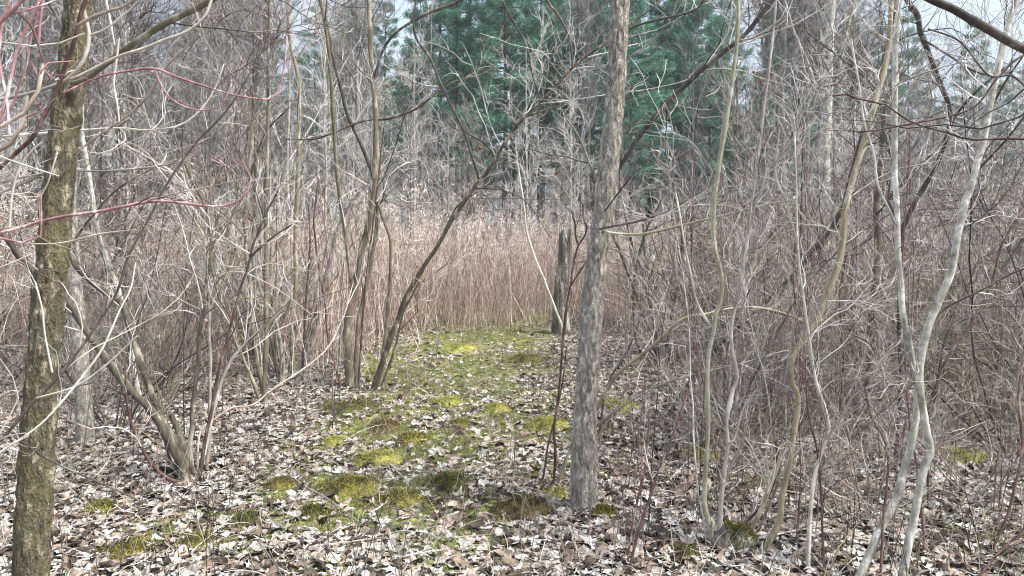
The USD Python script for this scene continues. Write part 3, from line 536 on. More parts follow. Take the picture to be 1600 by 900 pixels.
hero("leaning_dark_tree", "dark slender tree leaning steeply right across the thicket behind the olive sapling", "tree", [
    ("trunk", [(1042, 652), (1075, 600), (1110, 556), (1150, 515), (1190, 482), (1215, 453), (1233, 437), (1253, 413), (1280, 383), (1303, 350), (1320, 312), (1337, 243), (1350, 210), (1360, 177), (1372, 140), (1378, 107), (1384, 77), (1393, 43), (1397, 0)], dd(652), 5.6, (9, 9, 8, 8, 9, 9, 8, 8, 8), B_dark),
    ("branch", [(1233, 437), (1280, 410), (1320, 400), (1350, 396)], 6.4, 6.2, (5, 4, 3), B_dark, UP),
    ("branch", [(1190, 482), (1250, 500), (1300, 518)], 6.6, 6.4, (5, 4, 3), B_dark, UP),
    ("branch", [(1372, 140), (1340, 110), (1300, 80), (1260, 50)], 5.8, 6.0, (5, 4, 3, 3), B_dark, UP),
    ("branch", [(1362, 175), (1330, 150), (1306, 130), (1280, 80)], 5.8, 6.0, (5, 4, 3, 3), B_dark, UP)],
    [tw(T_dark, 36, 130, 150, t=(0.25, 1), r=0.007, tip=0.0016, l1=(0.4, 1.2))], 23, cling=34)
hero("overhanging_tree", "thick dark branch sloping down into the top right corner of the picture", "tree", [
    ("trunk", [(1990, 1300), (1980, 700), (1970, 300), (1960, 120), (1900, -50), (1880, -300)], 2.5, 2.6, (60, 56, 50, 44, 30), B_dark, {"bare": 1}),
    ("branch", [(1962, 160), (1850, 155), (1720, 128), (1640, 98), (1600, 77), (1573, 63), (1547, 47), (1517, 30), (1487, 13), (1457, 0), (1400, -30), (1330, -60)], 2.6, 2.3, (28, 22, 19, 18, 17, 16, 14, 10), B_dark, UP)],
    [tw(T_dark, 10, 30, 20, t=(0.2, 1), l1=(0.2, 0.6))], 24)

reds = [([(980, 900), (992, 855), (1005, 807), (1019, 764), (1032, 729), (1043, 700), (1066, 640), (1074, 610)], (6, 6, 5, 5, 4), "thick red-brown shoot leaning right in the leaves, in front of the ridged tree", 3.72),
        ([(979, 892), (988, 824), (997, 778), (1005, 744), (1012, 690), (1016, 640)], (4, 4, 4, 3), "thin red-brown shoot rising just left of a thicker leaning one", 3.8),
        ([(1376, 900), (1380, 817), (1385, 767), (1388, 717), (1380, 683), (1362, 652), (1350, 600)], (6, 5, 5, 4), "dark red shoot rising in front of the left white trunk", 3.55),
        ([(1526, 905), (1567, 857), (1602, 827), (1650, 780)], (5, 5, 4), "pinkish shoot lying slantwise in the bottom right corner", 3.6),
        ([(1547, 867), (1573, 807), (1590, 743), (1598, 690), (1592, 620), (1600, 540)], (6, 5, 5, 4), "dark red shoot standing at the right edge above the leaves", 3.98),
        ([(1288, 900), (1285, 830), (1282, 760), (1276, 700), (1262, 640), (1258, 560)], (4, 4, 4, 3), "dark red shoot crossing the pale forked sapling", 3.72),
        ([(1450, 640), (1480, 560), (1530, 487), (1550, 443), (1567, 380), (1598, 328), (1640, 270)], (5, 6, 6, 5, 5), "dark red stem leaning right beside the kinked white trunk", 4.6),
        ([(1370, 745), (1450, 660), (1480, 523), (1530, 487), (1552, 443), (1595, 378), (1640, 300)], (4, 5, 5, 4, 4), "dark stem crossing low behind the white trunks towards the right edge", 5.3),
        ([(1310, 760), (1312, 650), (1318, 560), (1312, 470), (1322, 400)], (4, 4, 4, 3), "thin dark red shoot left of the white trunks in the thicket", 5.1),
        ([(1232, 800), (1236, 720), (1250, 620), (1248, 520), (1240, 440), (1243, 380)], (4, 4, 3, 3), "purplish shoot rising behind the olive sapling's bend", 4.7)]
for k, (pix, w, lab, d) in enumerate(reds):
    hero("red_shoot", lab, "shrub", [("stem", pix, d, d + 0.25, w, B_dark if "dark stem" in lab else B_red)], [tw(T_red if k % 2 else T_mauve, 9, 30, 20, l1=(0.2, 0.6), l2=(0.1, 0.3), t=(0.3, 1))], 30 + k)

# shrubs rooted just left of the frame reach in at head height, close to the viewer
hero("pink_dogwood", "pink and peach twigs arching in from the left edge before the mossy trunk", "shrub", [
    ("branch", [(-30, 372), (0, 364), (35, 355), (67, 345), (107, 337), (139, 333), (173, 327), (220, 317), (250, 314), (286, 317), (321, 322), (355, 321), (379, 309), (391, 288), (391, 271), (379, 257), (369, 250)], 2.2, 2.3, (7, 7, 7, 7, 6, 6, 5, 4, 3), B_pink, {"foot": (-2.3, 2.2)}),
    ("branch", [(234, 312), (286, 300), (345, 288), (388, 278)], 2.25, 2.2, (3, 2.5, 2), B_peach, UP),
    ("branch", [(-40, 215), (0, 199), (27, 187), (45, 171), (57, 152), (64, 128), (66, 100)], 1.9, 1.9, (9, 9, 9, 8, 7), B_peach, {"foot": (-2.35, 2.0)}),
    ("branch", [(-40, 250), (0, 237), (21, 221), (32, 205), (40, 181), (44, 150)], 2.0, 2.0, (9, 9, 8, 7), B_peach, {"foot": (-2.2, 2.1)}),
    ("branch", [(-30, 290), (0, 262), (27, 237), (53, 213), (69, 181), (88, 144), (101, 104), (115, 67), (125, 24), (134, 0)], 2.35, 2.3, (8, 9, 9, 9, 8, 8), B_red, {"foot": (-2.4, 2.4)}),
    ("branch", [(-20, 50), (0, 32), (16, 16), (32, 0)], 1.8, 1.8, (10, 10, 9), B_pink, {"foot": (-2.3, 1.9)}),
    ("branch", [(-20, 230), (5, 175), (20, 107), (27, 75), (43, 40), (56, 13), (62, 0)], 2.1, 2.1, (7, 7, 7, 7, 6), B_pink, {"foot": (-2.4, 2.1)}),
    ("branch", [(60, 70), (62, 40), (66, 0)], 2.1, 2.1, (6, 6, 6), B_pink, UP),
    ("branch", [(27, 80), (27, 19), (48, 40), (61, 75), (70, 105), (80, 128)][1:], 2.0, 2.0, (4, 5, 4, 3), B_red, UP),
    ("branch", [(120, 40), (144, 27), (173, 16), (212, -2)], 2.3, 2.2, (7, 7, 6), B_peach, UP),
    ("branch", [(-30, 366), (0, 372), (24, 377), (45, 381), (61, 373), (67, 361), (65, 343), (63, 300)], 2.15, 2.15, (5, 5, 5, 4, 3), B_pink, {"foot": (-2.3, 2.3)}),
    ("branch", [(51, 381), (85, 381), (120, 375), (160, 365), (213, 359)], 2.15, 2.1, (3, 3, 3, 2), B_peach, UP),
    ("branch", [(100, 145), (155, 120), (200, 111), (240, 107), (275, 120), (320, 135), (360, 147), (400, 154), (430, 150), (445, 100), (447, 55)], 2.4, 2.5, (5, 5, 5, 4, 4, 3), B_pink, UP),
    ("branch", [(240, 107), (255, 140), (275, 160), (310, 172), (345, 165), (362, 130)], 2.4, 2.4, (3, 3, 2.5, 2), B_pink, UP),
    ("branch", [(15, 210), (10, 150), (-2, 90), (5, 30), (20, -10)], 2.1, 2.1, (6, 6, 6, 5), B_pink, UP),
    ("branch", [(10, 190), (25, 150), (42, 100), (48, 60), (60, 20)], 2.2, 2.2, (4, 4, 4, 3), B_pink, UP)],
    [tw(T_red, 14, 40, 20, l1=(0.1, 0.35), l2=(0.05, 0.15), r=0.003), dict(mat=B_pink, levels=[dict(n=30, t=(0.4, 1), length=(0.08, 0.3), N=7, rmax=0.0028, rtip=0.0009, up=0.3), dict(n=50, length=(0.04, 0.14), N=5, rmax=0.0018, rtip=0.0008, up=0.2)])], 50)
hero("pale_twig_shrub", "shrub of pale grey and cream twigs crossing in front of the mossy trunk", "shrub", [
    ("branch", [(-40, 160), (0, 155), (40, 147), (80, 135), (107, 123), (125, 104), (136, 80), (139, 53), (131, 16), (128, -4)], 2.5, 2.5, (8, 8, 8, 8, 7, 6, 5), B_grey, {"foot": (-2.6, 2.6)}),
    ("branch", [(107, 123), (120, 120), (147, 107), (173, 93), (195, 84), (220, 77), (260, 62), (295, 48), (320, 25), (330, 0)], 2.5, 2.6, (7, 7, 6, 6, 5, 4), B_white, UP),
    ("branch", [(-30, 64), (0, 66), (35, 71), (65, 72), (95, 67), (115, 58), (132, 52)], 2.2, 2.2, (5, 5, 4, 3), B_white, {"foot": (-2.5, 2.2)}),
    ("branch", [(140, 55), (165, 45), (190, 25), (218, 0)], 2.4, 2.4, (5, 4, 4), B_white, UP),
    ("branch", [(-20, 238), (0, 245), (50, 262), (92, 275)], 2.2, 2.2, (3.5, 3.5, 2), B_white, {"foot": (-2.3, 2.4)}),
    ("branch", [(89, 237), (75, 285), (63, 310), (63, 345)], 2.3, 2.3, (3.5, 3, 3), B_white, UP),
    ("branch", [(15, 355), (18, 310), (27, 270), (45, 240), (65, 222)], 2.3, 2.3, (4, 4, 3), B_white, UP),
    ("branch", [(-20, 425), (0, 417), (30, 408), (50, 397)], 2.2, 2.2, (4, 4, 3), B_white, {"foot": (-2.3, 2.3)}),
    ("branch", [(-30, 730), (0, 707), (55, 670), (82, 645), (120, 600), (160, 545), (190, 480), (205, 450), (212, 410)], 2.7, 2.9, (5, 5, 5, 5, 4, 3), B_white, {"foot": (-2.4, 2.7)}),
    ("branch", [(-30, 710), (0, 690), (30, 655), (57, 622), (90, 590), (125, 545), (165, 485), (185, 450), (200, 402), (228, 350), (252, 302), (279, 257), (307, 222), (334, 195), (355, 171), (369, 153), (391, 115)], 2.8, 3.2, (7, 7, 7, 6, 6, 5, 5, 4, 4), B_dark, {"foot": (-2.5, 2.9), "label": "long dark twig rising slantwise in front of the trunk"}),
    ("branch", [(57, 622), (115, 605), (160, 575), (215, 525)], 2.8, 2.8, (3.5, 3, 3), B_white, UP),
    ("branch", [(82, 582), (70, 525), (65, 480), (55, 440)], 2.75, 2.75, (4, 3, 3), B_white, UP),
    ("branch", [(-30, 655), (30, 687), (75, 717), (150, 752), (230, 787)], 3.0, 3.4, (4, 4, 3.5, 3), B_dark, {"foot": (-2.6, 3.0)}),
    ("branch", [(-20, 215), (122, 204), (185, 200), (220, 203), (265, 200), (300, 185), (330, 150), (350, 100)], 3.7, 3.7, (6, 5, 5, 4, 4, 3), B_white, {"foot": (-3.4, 3.8)}),
    ("branch", [(-20, 310), (60, 275), (122, 235), (165, 205), (200, 180), (235, 145), (265, 100), (300, 65), (345, 5)], 3.7, 3.6, (6, 5, 5, 5, 5, 4, 4), B_peach, {"foot": (-3.5, 3.8)}),
    ("branch", [(-20, 290), (60, 272), (118, 267), (160, 268), (200, 265), (245, 260), (295, 250)], 3.7, 3.6, (4, 4, 4, 4, 3), B_grey, {"foot": (-3.4, 3.7)}),
    ("branch", [(185, 60), (182, 90), (178, 130), (183, 160), (186, 190)], 2.6, 2.6, (4, 4, 4, 3), B_white, UP),
    ("branch", [(165, 0), (172, 35), (178, 70)], 2.5, 2.5, (4, 4, 3), B_white, UP)],
    [dict(mat=B_white, levels=[dict(n=80, t=(0.4, 1), length=(0.12, 0.55), N=8, rmax=0.0034, rtip=0.001, up=0.25), dict(n=90, length=(0.05, 0.2), N=5, rmax=0.0018, rtip=0.0008, up=0.2)]),
     tw(T_mauve, 30, 70, 50, t=(0.4, 1), l1=(0.15, 0.5), l2=(0.06, 0.2), r=0.003)], 51)
hero("purple_bramble", "thin dark red branch sagging across the upper right in front of the white trunks", "shrub", [
    ("branch", [(1700, 225), (1640, 219), (1598, 217), (1553, 217), (1513, 218), (1480, 207), (1440, 197), (1410, 183), (1383, 163), (1350, 157), (1320, 147), (1300, 150)], 2.9, 3.1, (5, 5, 5, 4, 4, 3), B_red, {"foot": (3.3, 2.6)}),
    ("branch", [(1487, 208), (1480, 185), (1478, 160)], 2.95, 2.95, (3, 3, 2), B_white, UP),
    ("branch", [(1660, 60), (1600, 85), (1560, 120), (1525, 165), (1480, 182), (1430, 192), (1370, 203), (1340, 206)], 3.1, 3.2, (5, 4, 4, 4, 3), B_red, UP),
    ("branch", [(1640, 180), (1585, 120), (1545, 118), (1500, 65), (1450, 45)], 3.1, 3.3, (4, 4, 4, 3), B_dark, UP)],
    [tw(T_mauve, 14, 40, 30, l1=(0.1, 0.4), l2=(0.05, 0.2), r=0.003, t=(0.4, 1))], 52)

hero("dark_clump_shrub", "fan of dark olive stems rising from one foot right of the ridged tree", "shrub", [
    ("stem", [(1026, 574), (1012, 510), (992, 455), (972, 400), (955, 362), (945, 330)], 10.7, 10.4, (9, 9, 8, 7, 5), B_brown),
    ("stem", [(1030, 576), (1024, 520), (1015, 470), (1000, 415), (985, 370), (975, 330)], 10.7, 10.9, (9, 8, 8, 6, 5), B_brown),
    ("stem", [(1034, 577), (1036, 520), (1030, 470), (1018, 440), (1008, 400), (1005, 350)], 10.6, 10.7, (10, 10, 8, 7, 5), B_dark),
    ("stem", [(1038, 575), (1045, 520), (1056, 465), (1064, 410), (1066, 350), (1058, 300)], 10.7, 10.4, (9, 9, 8, 7, 5), B_brown),
    ("stem", [(1042, 572), (1062, 520), (1078, 470), (1082, 400), (1080, 340), (1090, 280)], 10.8, 10.6, (8, 8, 7, 6, 4), B_dark),
    ("stem", [(1020, 570), (996, 540), (990, 480), (994, 420), (1010, 360), (1035, 310)], 10.8, 11, (6, 6, 5, 5, 4), B_dark),
    ("stem", [(1046, 575), (1085, 530), (1120, 490), (1150, 440), (1185, 390), (1220, 350)], 10.7, 10.2, (8, 8, 7, 6, 4), B_dark)],
    [tw(T_dark, 40, 120, 100, t=(0.35, 1), r=0.008, tip=0.0022, l1=(0.5, 1.5)), tw(T_buff, 40, 140, 120, t=(0.35, 1), r=0.008, tip=0.0024, l1=(0.4, 1.4))], 62)
hero("dark_trunk_tree", "dark brown trunk in the thicket left of the white trunks, lost among twigs higher up", "tree", [
    ("trunk", [(1352, 692), (1355, 650), (1360, 590), (1361, 520), (1367, 450), (1372, 390), (1370, 320), (1378, 240), (1384, 150)], dd(692), 6.6, (20, 18, 17, 16, 14, 11, 8), B_brown),
    ("stem", [(1342, 690), (1335, 620), (1338, 540), (1330, 460), (1335, 390)], dd(690), 6.5, (7, 7, 6, 5, 4), B_red)],
    [tw(T_purple, 34, 120, 120, t=(0.25, 1), r=0.007, tip=0.0017, l1=(0.4, 1.2))], 63)

# the broken snag by the reeds and the pale dead branch leaning on it
def snag():
    d = 15.4; b = at(876, 521, d); base = np.array([b[0], b[1], float(G(b[0], b[1]))])
    pts = np.array([at(x, y, d) for x, y in ((876, 528), (876, 500), (877, 470), (880, 430), (883, 402), (884, 390))]); rad = np.array([0.22, 0.18, 0.175, 0.17, 0.145, 0.13])
    q = smooth_path(np.column_stack([pts, rad]), 70)
    v, f, r = trunk_mesh(q[:, :3] - base, q[:, 3], 40, 0.16, 2.0, 0.02, 77)
    a = np.arctan2(v[:, 1], v[:, 0] - 0.1); top = v[:, 2] > 1.45                          # jagged broken rim
    v[:, 2] += np.where(top, (v[:, 2] - 1.45) * (1.1 * meshkit.noise(np.column_stack([a * 3, a * 0, a * 0]), 5) - 0.2) * 2.2, 0)
    t = thing("dead_snag", "short broken dead trunk with a jagged top standing beside the path at the reeds", "tree stump", base)
    obj("trunk", (v, f), B_snag, t)
    sp = trace([(888, 405), (886, 388), (884, 372)], d, d, (9, 6, 2)); obj("splinter", trunk_mesh(sp[0] - base, sp[1], 6, 0.2), B_grey, t)
    sp = trace([(878, 400), (876, 390), (875, 383)], d, d, (7, 5, 2)); obj("splinter", trunk_mesh(sp[0] - base, sp[1], 6, 0.2), B_snag, t)
    SOLID.append((*base[:2], 0.16))
snag()
hero("dead_branch", "pale dead pole leaning against the broken snag", "branch", [
    ("stem", [(879, 512), (867, 481), (850, 437), (833, 395), (822, 359), (819, 325), (811, 270), (806, 230)], 15.0, 14.6, (5, 5, 5, 4, 4, 3), B_white)], [tw(T_pale, 10, 40, 40, l1=(0.3, 0.9))], 60)
hero("birch_tree", "large pale-barked trunk rising behind the thicket left of the white trunks", "tree", [
    ("trunk", [(1286, 525), (1287, 430), (1289, 300), (1288, 240), (1292, 170), (1293, 100), (1296, 40), (1298, 0)], 14.8, 15, (20, 18, 17, 16, 15, 14), B_pale, {"detail": (0.05, 22), "ridge": 0.004}),
    ("branch", [(1291, 190), (1275, 140), (1262, 100), (1240, 50), (1225, 0)], 14.9, 14.6, (8, 7, 6, 5), B_grey, UP),
    ("branch", [(1292, 150), (1310, 110), (1320, 60), (1335, 0)], 14.9, 15, (7, 6, 5, 4), B_grey, UP)],
    [tw(T_pale, 40, 200, 300, t=(0.4, 1), r=0.012, l1=(0.8, 2.2), l2=(0.3, 0.9), l3=(0.15, 0.4), tip=0.0025)], 61)

# ------------------------------------------------------------------ thickets, saplings and far trees: a few kinds, each plant an individual
def shrub_class(name, seed, height, nstem, spread, tmat, smat, n1, n2, n3, r=0.007, tip=0.0016, lean=0.0, k=1.0):
    rng = np.random.default_rng(seed); c = proto(name)
    a = rng.uniform(0, 2 * np.pi, nstem); rr = rng.uniform(0.02, 0.16, nstem)
    p = np.stack([rr * np.cos(a), rr * np.sin(a), np.full(nstem, -0.06)], 1)
    d = unit(np.stack([np.cos(a) * spread + lean, np.sin(a) * spread, np.ones(nstem)], 1) + rng.normal(0, 0.22, (nstem, 3)))
    ln = height * rng.uniform(0.5, 1.2, nstem); N = 12; pts = [p]; drift = rng.normal(0, 0.05, (nstem, 3))
    for q in range(N - 1):
        d = unit(d + rng.normal(0, 0.10, (nstem, 3)) + drift + [0, 0, 0.01]); pts.append(pts[-1] + d * (ln / (N - 1))[:, None])
    P = np.stack(pts, 1); R0 = r * rng.uniform(0.7, 1.5, nstem)[:, None]; R = R0 * np.linspace(1, 0.3, N)[None]
    big = max(2, nstem // 3)
    for s in range(big): obj("stem", tubes(P[s:s + 1], R[s:s + 1], 6), smat, c, rnd=rng.uniform(0.2, 0.9))
    if nstem > big: tag(obj("thin_stems", tubes(P[big:], R[big:], 5, rng.uniform(0, 1, nstem - big)), smat, c), kind="stuff")
    P1, R1 = sprout(rng, P, R, n1, t=(0.15, 1), length=(0.35 * k, 1.0 * k), N=8, rmax=r * 0.6, rtip=tip, up=0.2, wig=0.2)
    P2, R2 = sprout(rng, P1, R1, n2, t=(0.1, 1), length=(0.15 * k, 0.5 * k), N=6, rmax=r * 0.38, rtip=tip, up=0.15)
    P3, R3 = sprout(rng, P2, R2, n3, t=(0.1, 1), length=(0.07 * k, 0.24 * k), N=4, rmax=r * 0.27, rtip=tip, up=0.1)
    tag(obj("twigs", join(tubes(P1, R1, 4, rng.random(n1)), tubes(P2, R2, 3, rng.random(n2)), tubes(P3, R3, 3, rng.random(n3))), tmat, c), kind="stuff")
    return c

def tree_class(name, seed, height, r, nb, n2, n3, bmat, tmat, clear=0.3, tip=0.004, fork=0.5, blen=0.26):
    rng = np.random.default_rng(seed); c = proto(name)
    N = 16; z = np.linspace(-0.15, height, N)
    wob = np.cumsum(rng.normal(0, 0.012 * height / 8, (N, 2)), 0)
    P = np.column_stack([wob - wob[1], z]); R = r * (1 - 0.85 * np.clip(z / height, 0, 1) ** 1.1)
    obj("trunk", trunk_mesh(P, R, 9, 0.08, 2.0, 0, seed), bmat, c, rnd=rng.uniform(0.3, 0.8))
    P1, R1 = sprout(rng, P[None], R[None], nb, t=(clear, 0.97), length=(height * blen * 0.5, height * blen), N=9, rmax=r * 0.5, rtip=tip * 1.5, up=0.35, ang=(fork * 0.6, fork * 1.6), wig=0.12)
    for k in range(min(nb, 6)): obj("branch", tubes(P1[k:k + 1], R1[k:k + 1], 5), bmat, c, rnd=rng.uniform(0.3, 0.8))
    P2, R2 = sprout(rng, np.concatenate([P1]), np.concatenate([R1]), n2, t=(0.15, 1), length=(height * 0.04, height * 0.13), N=6, rmax=r * 0.16, rtip=tip, up=0.3)
    P3, R3 = sprout(rng, P2, R2, n3, t=(0.1, 1), length=(height * 0.02, height * 0.06), N=4, rmax=r * 0.09, rtip=tip, up=0.2)
    tag(obj("twigs", join(tubes(P1[6:], R1[6:], 4, rng.random(max(nb - 6, 0))) if nb > 6 else None, tubes(P2, R2, 3, rng.random(n2)), tubes(P3, R3, 3, rng.random(n3))), tmat, c), kind="stuff")
    return c

def needle_tufts(rng, C, D, size, blades=9, width=0.010):
    """a burst of thin needles at every point of C pointing outwards along D"""
    n = len(C); d = unit(D[:, None] * 0.9 + rng.normal(0, 0.75, (n, blades, 3)) + [0, 0, 0.15])
    L = size * rng.uniform(0.6, 1.2, (n, blades, 1)); side = unit(np.cross(d, rng.normal(size=(n, blades, 3)))) * width * rng.uniform(0.7, 1.4, (n, blades, 1))
    b = C[:, None] + rng.normal(0, size * 0.25, (n, blades, 3))
    v = np.stack([b - side * 0.4, b + d * L * 0.55 - side, b + d * L * 0.55 + side, b + d * L], 2).reshape(-1, 3)
    i = np.arange(n * blades)[:, None] * 4
    f = np.vstack([i + [0, 1, 2], i + [1, 3, 2]])
    return v, f, np.repeat(rng.uniform(0, 1, n), blades * 4)

def pine_class(name, seed, height, r, clear, mat, ntier=17, width=3.4, size=0.26):
    rng = np.random.default_rng(seed); c = proto(name)
    N = 14; z = np.linspace(-0.2, height, N); P = np.column_stack([rng.normal(0, 0.05, (N, 2)).cumsum(0) * 0.6, z]); R = r * (1 - 0.9 * np.clip(z / height, 0, 1))
    obj("trunk", trunk_mesh(P, R, 10, 0.06, 1.5, 0, seed), B_pine, c, rnd=0.5)
    bp, br, tc, td = [], [], [], []
    for h in np.linspace(clear, 0.985, ntier):
        h += rng.normal(0, 0.008)
        for a in rng.uniform(0, 2 * np.pi) + np.arange(rng.integers(3, 6)) * 2 * np.pi / 4.6 + rng.normal(0, 0.25):
            ln = width * (1.02 - h) ** 0.6 * rng.uniform(0.55, 1.2) * (1.0 if h > clear + 0.1 else rng.uniform(0.5, 1.1))
            s = np.linspace(0, 1, 8)[:, None]; d = np.array([np.cos(a), np.sin(a), 0])
            o = np.array([np.interp(h * height, z, P[:, 0]), np.interp(h * height, z, P[:, 1]), h * height])
            pt = o + d * ln * s + [0, 0, 1] * (ln * (0.12 * s + 0.22 * s ** 2) * rng.uniform(0.2, 1.2)) + rng.normal(0, 0.05, (8, 3)) * s
            bp.append(pt); br.append(np.linspace(0.05, 0.012, 8) * (0.5 + 0.5 * ln / width))
            m = int(ln * 30 + 6); u = rng.uniform(0.3, 1.0, m) ** 0.75 * 6.99; k = u.astype(int)
            q = pt[k] + (pt[k + 1] - pt[k]) * (u - k)[:, None]
            sd = np.array([-d[1], d[0], 0]); off = rng.normal(0, 0.26 * ln * 0.55, m)[:, None] * (0.35 + 0.65 * (u / 7))[:, None]
            tc.append(q + sd * off + [0, 0, 1] * rng.normal(0.02, 0.09, m)[:, None]); td.append(unit(d * 0.8 + sd * np.sign(off) * 0.6 + [0, 0, 0.35]))
    for k in range(8): obj("branch", tubes(np.array(bp[k:k + 1]), np.array(br[k:k + 1]), 5), B_pine, c, rnd=0.5)
    tag(obj("upper_branches", tubes(np.array(bp[8:]), np.array(br[8:]), 4, rng.random(len(bp) - 8)), B_pine, c), kind="stuff")
    tag(obj("crown", needle_tufts(rng, np.vstack(tc), np.vstack(td), size, 9, 0.016), mat, c, smooth=False), kind="stuff")
    return c

def shrubs(suffix, r, tip, q):
    S = lambda nm, *a: shrub_class(nm + suffix, a[0], a[1], int(a[2] * 1.35), *a[3:-3], *[int(x * q * m) for x, m in zip(a[-3:], (1, 0.9, 0.55))], r=r, tip=tip)
    return [S("thicket_mauve", 1, 2.6, 13, 0.30, T_mauve, T_mauve, 110, 420, 620),
            S("thicket_pale", 2, 2.9, 12, 0.34, T_buff, B_grey, 120, 450, 650),
            S("thicket_olive", 3, 2.4, 14, 0.42, T_olive, T_olive, 100, 360, 520),
            S("thicket_red", 4, 2.2, 16, 0.25, T_purple, T_red, 80, 260, 300),
            S("thicket_wide", 5, 2.5, 12, 0.75, T_buff, T_mauve, 120, 450, 650),
            S("thicket_dark", 6, 3.0, 9, 0.45, T_dark, T_dark, 90, 330, 450)]
K_shrub, K_mid, K_far = shrubs("", 0.0085, 0.0019, 0.62), shrubs("_mid", 0.012, 0.0036, 0.42), shrubs("_far", 0.017, 0.0065, 0.36)
K_low = [shrub_class("low_twigs_pale", 11, 1.1, 9, 0.8, T_buff, T_buff, 45, 120, 90, r=0.0048, tip=0.0016, k=0.55),
         shrub_class("low_twigs_mauve", 12, 1.3, 9, 0.6, T_mauve, T_mauve, 45, 120, 90, r=0.005, tip=0.0016, k=0.55),
         shrub_class("low_twigs_olive", 13, 1.2, 8, 0.9, T_olive, T_olive, 45, 110, 90, r=0.005, tip=0.0016, k=0.55)]
K_sap = [tree_class("sapling_grey", 21, 6.5, 0.034, 14, 150, 420, B_grey, T_pale, 0.16, 0.0034, 0.7, 0.26),
         tree_class("sapling_olive", 22, 6.0, 0.03, 14, 150, 420, B_olive, T_mauve, 0.14, 0.0034, 0.8, 0.28),
         tree_class("sapling_pale", 23, 7.5, 0.042, 16, 170, 480, B_pale, T_pale, 0.2, 0.0036, 0.6, 0.24),
         tree_class("sapling_dark", 24, 6.2, 0.03, 14, 150, 380, B_dark, T_dark, 0.15, 0.0034, 0.9, 0.3)]
K_tree = [tree_class("bare_tree_a", 31, 21, 0.17, 22, 280, 1100, B_far, T_far, 0.28, 0.009, 0.55, 0.26),
          tree_class("bare_tree_b", 32, 18, 0.13, 20, 280, 1100, B_far, T_far, 0.22, 0.008, 0.65, 0.30),
          tree_class("bare_tree_c", 33, 24, 0.21, 24, 300, 1200, B_far, T_far, 0.35, 0.010, 0.5, 0.24),
          tree_class("bare_tree_d", 34, 15, 0.09, 18, 240, 900, B_grey, T_far, 0.18, 0.007, 0.7, 0.32)]
K_pine = [pine_class("pine_a", 41, 24, 0.24, 0.40, M_needle, 19, 4.3), pine_class("pine_b", 42, 21, 0.20, 0.30, M_needle, 18, 4.0),
          pine_class("pine_c", 43, 26, 0.27, 0.45, M_needle, 17, 4.4), pine_class("pine_d", 44, 16, 0.15, 0.30, M_needle, 15, 3.0)]

PLACED = []
def place(kinds, spots, name, label, cat, group, seed, sc=(0.8, 1.25)):
    rng = np.random.default_rng(seed)
    for s in spots:
        x, y = s[:2]; k = kinds[rng.choice(len(kinds), p=[.22, .22, .18, .09, .14, .15])] if len(kinds) == 6 else kinds[rng.integers(len(kinds))]
        g = s[3] if len(s) > 3 else rng.uniform(*sc)
        if name == "bare_tree" and 800 + x / y * FPX > 1380: k = kinds[3]; g *= np.interp(y, [28, 90], [0.6, 1.05])
        lab = label(x, y, kinds.index(k))
        PLACED.append((lab[0], x / y, copy_of(k.GetPath(), name, lab[0], cat, (x, y, float(G(x, y))), rng.uniform(0, 6.28), g, lab[1])))

def spots(rng, n, y0, y1, keep, power=1.0, gap=0.0):
    out = []
    for _ in range(n * 60):
        if len(out) == n: break
        y = y0 + (y1 - y0) * rng.random() ** power; x = rng.uniform(-0.78, 0.78) * y
        if keep(800 + x / y * FPX, y) and all((x - a) ** 2 + (y - b) ** 2 > gap * gap for a, b in out): out.append((x, y))
    return out

R = np.random.default_rng(5)
TINT = ["mauve", "pale grey", "olive", "red-stemmed", "wide pale", "dark"]
def zone(px): return "left of the middle clump" if px < 520 else "behind the middle clump" if px < 700 else "at the far end of the path" if px < 880 else "right of the ridged tree" if px < 1150 else "behind the white trunks" if px < 1480 else "at the right edge"
def shrub_label(x, y, k):
    w = "nearby" if y < 9 else "midway back" if y < 16 else "farther off" if y < 26 else "far back"
    z = zone(800 + x / y * FPX)
    return f"bare {TINT[k]} shrub {w} {z}", f"bare {TINT[k]} shrubs {w} {z}"
off_path = lambda px, y: not (600 - (12 - y) * 3 < px < 900) if y < 17 else not (630 < px < 890)
place(K_shrub, spots(R, 18, 5.8, 9, lambda px, y: px > 1090), "bare_shrub", shrub_label, "shrub", None, 1, (0.7, 1.15))
place(K_mid, spots(R, 30, 9, 15, lambda px, y: px > 1070), "bare_shrub", shrub_label, "shrub", None, 2, (0.85, 1.35))
place(K_shrub, spots(R, 6, 6.8, 9, lambda px, y: px < 330), "bare_shrub", shrub_label, "shrub", None, 3, (0.7, 1.1))
place(K_mid, spots(R, 8, 9, 14, lambda px, y: px < 500), "bare_shrub", shrub_label, "shrub", None, 4, (0.8, 1.35))
place(K_far, spots(R, 40, 15, 24, lambda px, y: px > 960 or px < 400), "bare_shrub", shrub_label, "shrub", None, 5, (1.0, 1.6))
place(K_far, spots(R, 70, 30, 44, lambda px, y: True), "bare_shrub", shrub_label, "shrub", None, 6, (1.3, 2.2))
place(K_low, spots(R, 24, 4.6, 9, lambda px, y: px > 1040), "low_brush", lambda x, y, k: (f"low {('pale', 'mauve', 'olive')[k]} twiggy brush {zone(800 + x / y * FPX)}", f"low {('pale', 'mauve', 'olive')[k]} brush {zone(800 + x / y * FPX)}"), "brush", None, 7, (0.7, 1.2))
place(K_low, spots(R, 12, 5.8, 10, lambda px, y: px < 520), "low_brush", lambda x, y, k: (f"low {('pale', 'mauve', 'olive')[k]} twiggy brush {zone(800 + x / y * FPX)}", f"low {('pale', 'mauve', 'olive')[k]} brush {zone(800 + x / y * FPX)}"), "brush", None, 8, (0.6, 1.0))
SAPT = ["grey", "olive", "pale", "dark"]
